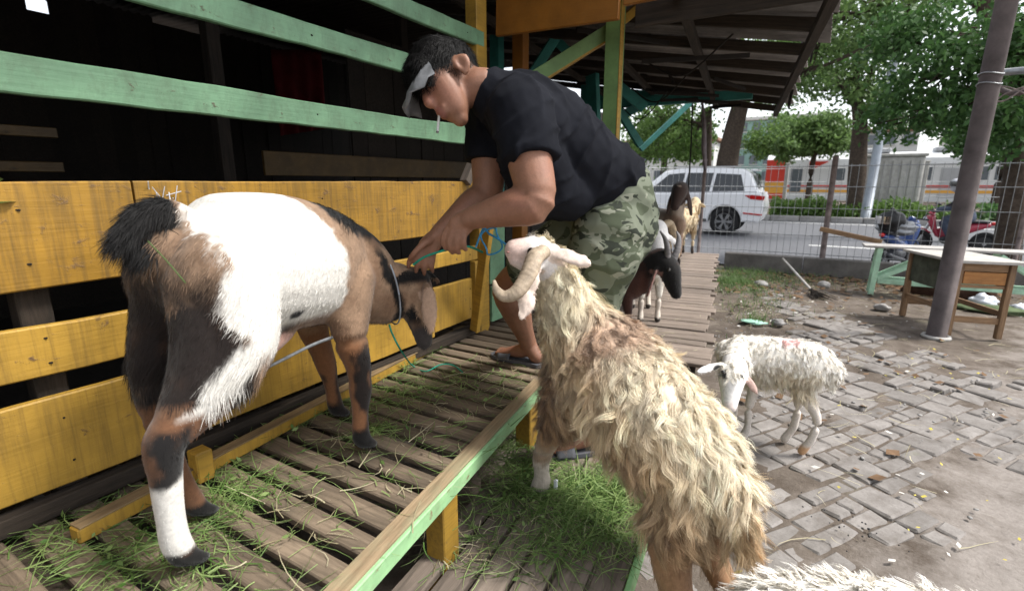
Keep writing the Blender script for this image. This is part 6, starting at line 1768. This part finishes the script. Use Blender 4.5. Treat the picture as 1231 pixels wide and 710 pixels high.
# pebbles, droppings, litter (each far too small to count)
def bits(name, label, spots, r0, r1, mat, seed, flat=1.0, cat='litter'):
    rg = np.random.default_rng(seed); V, F, o = [], [], 0
    bm = bmesh.new(); bmesh.ops.create_icosphere(bm, subdivisions=1, radius=1.0)
    bv = np.array([v.co[:] for v in bm.verts]); bf = np.array([[v.index for v in f.verts] for f in bm.faces]); bm.free()
    for (cx, cy, s1, s2, n) in spots:
        for k in range(n):
            r = rg.uniform(r0, r1); x, y_ = cx + rg.normal() * s1, cy + rg.normal() * s2
            v = bv * (1 + rg.normal(0, .18, bv.shape)) * r * [rg.uniform(.8, 1.5), rg.uniform(.7, 1.1), flat]
            a_ = rg.uniform(0, 6.28); v = v @ np.array([[math.cos(a_), -math.sin(a_), 0], [math.sin(a_), math.cos(a_), 0], [0, 0, 1]]).T
            V.append(v + [x, y_, max(gz(x, y_), -.01) + .018 + r * flat * .3 if -.3 < x < 1.2 and y_ < 5 else gz(x, y_) + r * flat * .4]); F.append(bf + o); o += len(v)
    return tag(mk(name, np.vstack(V), np.vstack(F), mat, None, True), label, cat, kind='stuff')
dp = onz(1035, 638, .02)
bits('droppings', 'small black goat droppings on the paving', [(dp[0], dp[1], .07, .05, 15), (dp[0] - .05, dp[1] + .06, .10, .08, 7)], .003, .0055, m_blk, 3)
bits('pebbles', 'pebbles and crumbled stone on the yard ground', [(-.45, 5.6, .22, 1.0, 260), (0, 7.6, .8, .7, 240), (.9, 4.2, .6, .9, 60), (.0, 9.0, 1.0, .2, 160), (-.3, 4.2, .12, .7, 90)], .003, .014, m_kerb, 4, .5)
def flatbits(name, label, spots, size, mat, seed, cat='litter'):
    rg = np.random.default_rng(seed); C = []
    for (cx, cy, s1, s2, n) in spots:
        for k in range(n):
            x, y_ = cx + rg.normal() * s1, cy + rg.normal() * s2; C.append((x, y_, gz(x, y_) + .026))
    C = np.array(C); n = len(C); a_ = rg.uniform(0, 6.28, n); L = size * rg.uniform(.6, 1.6, n)
    d = np.column_stack([np.cos(a_), np.sin(a_), rg.normal(0, .15, n)]) * L[:, None]; s_ = np.column_stack([-np.sin(a_), np.cos(a_), rg.normal(0, .25, n)]) * (L * rg.uniform(.2, .45, n))[:, None]
    V = np.stack([C - d * .5, C + s_ * .9 - d * .1, C + d * .5, C - s_ + d * .1], 1).reshape(-1, 3); i = np.arange(n)[:, None] * 4
    return tag(mk(name, V, np.hstack([i, i + 1, i + 2, i + 3]), mat), label, cat, kind='stuff')
m_wl = plain('pale_litter', (.62, .60, .56), .8, .2, nscale=9, amt=.3)
m_yl = plain('yellow_leaf', (.48, .40, .08), .8, .2, nscale=9, amt=.3)
flatbits('paper_scraps', 'white scraps of paper and plastic dotted over the yard', [(.55, 4.0, .5, .9, 16), (.1, 7.4, .9, .7, 40), (.6, 2.6, .3, .4, 5), (-.45, 5.5, .2, .8, 20)], .03, m_wl, 5)
flatbits('fallen_leaves', 'small yellow fallen leaves dotted over paving and dust', [(.7, 3.4, .5, .9, 20), (.6, 2.5, .3, .4, 7), (1.2, 4.8, .4, .6, 14)], .022, m_yl, 6)
m_bl = plain('brown_leaf', (.16, .10, .06), .9, .1, nscale=9, amt=.4)
flatbits('dead_leaves', 'brown dead leaves gathered along the kerb wall', [(.3, 9.0, 1.0, .22, 420), (1.6, 8.8, .8, .25, 260), (-.5, 7.8, .3, .6, 160), (.2, 8.0, .8, .5, 160), (.3, 5.5, .5, 1.5, 60)], .07, m_bl, 7)
for (px_, py_, s, sd_, lb) in ((935, 390, .07, 2, 'rounded grey stone on the earth near the walkway'), (915, 345, .10, 3, 'larger broken rock near the broom'), (990, 345, .09, 4, 'dusty rock lying at the broom head'), (1060, 372, .08, 6, 'flat grey rock near the desk leg')):
    p = onz(px_, py_, .0); o = lump('rock', (p[0], p[1], s * .35), (s, s * .8, s * .55), m_kerb, None, sd_, .5, 4, 10); tag(o, lb, 'rock')
ps_ = onz(905, 388, .0); o = lump('plastic_scrap', (ps_[0], ps_[1], .012), (.13, .07, .018), plain('mint_plastic', (.35, .60, .48), .5, .3, nscale=9, amt=.2), None, 15, .7, 7, 12); tag(o, 'torn mint green plastic scrap on the earth beside the walkway', 'plastic')

# ropes
m_rg = plain('green_twine', (.02, .27, .19), .7, .2, nscale=60, amt=.3); m_rbl = plain('blue_twine', (.06, .30, .55), .7, .2, nscale=60, amt=.3); m_rgr = plain('grey_rope', (.22, .23, .24), .8, .2, nscale=60, amt=.4)
def rope(label, pts, r, mat, sub=6):
    o = tube('rope', pts, r, mat, segs=6, sub=sub); return tag(o, label, 'rope')
rope('green twine held by the man above the goat head', [at(497, 318, 1.70), at(510, 309, 1.66), at(530, 302, 1.62), at(552, 296, 1.60), at(566, 297, 1.66), at(580, 303, 1.85)], .004, m_rg)
zt = ZP + .012
rope('thin teal twine trailing from the goat throat over the slats', [at(468, 390, 1.72), at(472, 402, 1.74), at(484, 424, 1.84), onz(497, 440, zt), onz(512, 446, zt), onz(530, 438, zt), onz(545, 439, zt), onz(556, 447, zt)], .0035, m_rg)
kn = [at(581, 275, 1.70), at(588, 281, 1.68), at(597, 286, 1.66), at(606, 292, 1.64), at(612, 297, 1.61)]
rope('blue twine running to the muzzle of the ram', [at(572, 297, 1.72)] + kn, .0035, m_rbl)
lo = [at(591 + 11 * math.cos(t) + 3 * math.sin(3 * t), 290 + 16 * math.sin(t), 1.67 + .02 * math.sin(2 * t)) for t in np.linspace(0, 11.5, 30)]
rope('tangled blue twine loop hanging in front of the ram muzzle', lo, .003, m_rbl, 3)
rope('grey tether rope crossing under the goat belly', [at(150, 470, 1.75), at(240, 470, 1.45), at(290, 456, 1.42), at(330, 437, 1.45), at(372, 416, 1.50), at(400, 405, 1.52)], .005, m_rgr)
fz = []
for k in range(9):
    b0_ = onx(196, 252, XW + .022); e = onx(178 + k * 5, 218 + (k * 7) % 22, XW + .03)
    fz.append(tubegeo([b0_ + nrg.normal(size=3) * .004, (b0_ + e) / 2 + nrg.normal(size=3) * .012, e], .0014, segs=4, cap='flat', sub=3))
V, F = joingeo(fz); tag(mk('frayed_twine', V, F, m_bag), 'frayed pale twine tied over the top board behind the goat', 'twine')
lf0 = onx(2, 232, XW + .03)
V, F = leaves(np.array([lf0 + [0, -.03, .0], lf0 + [0, -.01, .02], lf0 + [0, -.02, -.02]]), .06, np.random.default_rng(2)); tag(mk('leaf_sprig', V, F, m_leaf_l), 'green leaf sprig at the left end of the top board', 'leaf')
tgp = at(668, 588, 1.90); o = box('plastic_clip', (tgp[0], tgp[1], ZL + .035), (.014, .014, .04), m_bag, ch=.003); tag(o, 'small white plastic clip in the grass by the ram hoof', 'clip')
gb = [at(150 + 30, 290, 1.24), at(205, 315, 1.16), at(222, 335, 1.14)]
o = tube('grass_blade', [at(178, 290, .985), at(200, 313, .975), at(223, 340, .97)], .0016, m_leaf_l, segs=4, sub=3); tag(o, 'single green grass blade stuck to the rump of the goat', 'grass blade')

# ================================================================== MOTORBIKES BEHIND THE FENCE
m_mred = plain('red_fairing', (.36, .025, .055), .3, .5, nscale=4, amt=.1, bmp=0, coat=.4); m_mblu = plain('blue_fairing', (.02, .06, .22), .3, .5, nscale=4, amt=.1, bmp=0, coat=.4)
m_dkgrey = plain('dark_grey_plastic', (.04, .042, .05), .4, .4, nscale=9, amt=.2, bmp=0)
def motorbike(label, loc, rz, fair, sc=1.0):
    t = thing('motorbike', label, 'motorbike', loc, rz)
    A_ = lambda p: np.array((wm(t) @ (V3(p) * sc))[:])
    ax = unit(A_((0, 1, 0)) - A_((0, 0, 0)))
    for x in (.62, -.60):
        wheel(t, A_((x, 0, .28)), .28 * sc, .10 * sc, ax, 5)
    def tb(name, pts, r, mat, ry=None, **k): return tube(name, [A_(p) for p in pts], np.array(r) * sc, mat, t, ry=None if ry is None else np.array(ry) * sc, cap='round', sub=4, segs=10, **k)
    tb('body', [(-.62, 0, .72), (-.35, 0, .66), (0, 0, .52), (.22, 0, .50)], [.05, .10, .12, .09], fair, ry=[.05, .11, .14, .14])
    tb('front_fairing', [(.28, 0, .45), (.40, 0, .70), (.46, 0, .92), (.42, 0, 1.02)], [.12, .16, .15, .07], fair, ry=[.05, .07, .09, .05])
    tb('front_mudguard', [(.42, 0, .50), (.60, 0, .60), (.82, 0, .50)], [.05, .07, .05], fair, ry=.02)
    tb('seat', [(-.60, 0, .80), (-.2, 0, .79), (.08, 0, .74)], [.10, .13, .09], m_blk, ry=[.04, .05, .04])
    tb('engine', [(-.15, 0, .36), (.12, 0, .36)], [.13, .12], m_dkgrey)
    tb('fork', [(.44, 0, .80), (.62, 0, .28)], .035, m_alloy)
    tb('handlebar', [(.34, .30, 1.02), (.42, .1, 1.02), (.42, -.1, 1.02), (.34, -.30, 1.02)], .016, m_blk)
    tb('exhaust', [(.0, -.14, .26), (-.4, -.16, .32), (-.75, -.17, .40)], [.03, .05, .055], m_dkgrey)
    tb('headlight', [(.50, 0, .84), (.54, 0, .84)], [.08, .06], m_bag)
    for s in (1, -1): tb('mirror', [(.38, .22 * s, 1.04), (.36, .28 * s, 1.18), (.36, .33 * s, 1.20)], [.008, .008, .035], m_blk)
    tb('tail_light', [(-.68, 0, .76), (-.72, 0, .76)], .04, m_redlamp)
    return t, A_
def helmet(name, label, c, d, r, mat, vis, parent=None):
    t = thing(name, label, 'helmet', c) if parent is None else parent
    c = np.array(c, float); d = unit(np.array(d, float)); s = np.cross([0, 0, 1.0], d); s = unit(s)
    pr = [chain([tuple(c - d * .05) + (r * .9,), tuple(c) + (r,), tuple(c + d * .05) + (r * .9,)]), chain([tuple(c + d * .06 - np.array([0, 0, r * .6])) + (r * .62,), tuple(c - d * .02 - np.array([0, 0, r * .7])) + (r * .75,)])]
    V, Q, E_ = remesh(pr, .014, 2); mk('helmet_shell', V, Q, mat, t, True)
    th = np.linspace(-1.1, 1.1, 12); V, F = [], []
    for q in (.012, .024):
        for a_ in th:
            for zz in (-.30, .05, .40):
                V.append(c + (d * math.cos(a_) + s * math.sin(a_)) * (r * (1.03 - .12 * zz * zz) + q + .02) + np.array([0, 0, zz * r]))
    for i in range(11):
        for j in range(2):
            a_ = i * 3 + j; F += [(a_, a_ + 3, a_ + 4, a_ + 1), (36 + a_, 36 + a_ + 1, 36 + a_ + 4, 36 + a_ + 3)]
    mk('visor', V, F, vis, t, True); return t
pb = onz(1085, 320, 0); mb, mA = motorbike('dark blue motorbike parked behind the fence with a helmet on it', (ony(1078, 300, 10.35)[0], 10.35, 0.0), R(62), m_mblu, .85)
m_silver = plain('silver_cover', (.30, .31, .33), .35, .5, metal=.5, nscale=5, amt=.5)
sc_ = lump('bike_cover', mA((-.22, 0, .86)), (.26, .26, .14), m_silver, None, 33, .4, 6); tag(sc_, 'crumpled silver and black cover on the parked blue motorbike', 'cover')
helmet('helmet', 'black helmet with silver visor resting on the parked motorbike', mA((-.42, 0, 1.02)), mA((-1, .9, 0)) - mA((0, 0, 0)), .165, m_blk, m_chrome)
mr, mA2 = motorbike('red motorbike ridden along the street behind the fence', (ony(1145, 280, 13.6)[0], 13.6, 0.0), R(176), m_mred, .86)
rider = thing('person', 'motorcyclist in dark jacket and pale helmet on the red motorbike', 'person', mA2((-.1, 0, .8)))
m_jack = vcol('rider_clothes', .8, .2, 40, .25, .2)
rp_ = [chain([tuple(mA2(p)) + r_ for p, r_ in (((-.22, 0, .88), (.17, .14)), ((-.16, 0, 1.10), (.17, .13)), ((-.08, 0, 1.32), (.19, .13)), ((-.04, 0, 1.45), (.10, .09)))]), chain([tuple(mA2((-.03, 0, 1.45))) + (.06,), tuple(mA2((.0, 0, 1.56))) + (.075,), tuple(mA2((.02, 0, 1.64))) + (.08,)])]
for s in (1, -1):
    rp_.append(chain([tuple(mA2(p)) + (r_,) for p, r_ in (((-.08, .19 * s, 1.38), .075), ((.08, .26 * s, 1.15), .058), ((.32, .27 * s, 1.06), .042), ((.38, .26 * s, 1.04), .045))]))
    rp_.append(chain([tuple(mA2(p)) + (r_,) for p, r_ in (((-.20, .10 * s, .86), .11), ((.18, .17 * s, .80), .085), ((.12, .17 * s, .55), .06), ((.05, .17 * s, .36), .05), ((.16, .17 * s, .31), .045))]))
rW_, rQ_, rE_ = remesh(rp_, .016, 3)
inv = np.array([(wm(mr).inverted() @ V3(p))[:] for p in rW_])
rc = np.tile(np.array([.022, .022, .03]), (len(inv), 1)); k_ = (inv[:, 2] < .9) | ((inv[:, 0] > .05) & (inv[:, 2] < .98)); rc[k_] = [.06, .075, .11]; k_ = inv[:, 2] > 1.46; rc[k_] = SK * .8; k_ = inv[:, 2] < .38; rc[k_] = [.03, .03, .03]
mk('body', rW_, rQ_, m_jack, rider, True, rc)
hl_ = bpy.data.objects.new('helmet', None); link(hl_, rider, Matrix.Translation(V3(mA2((.02, 0, 1.66)))))
helmet('helmet', None, mA2((.02, 0, 1.66)), mA2((1, 0, 0)) - mA2((0, 0, 0)), .135, plain('pale_helmet', (.45, .46, .5), .3, .5, nscale=4, amt=.1), m_glass, hl_)
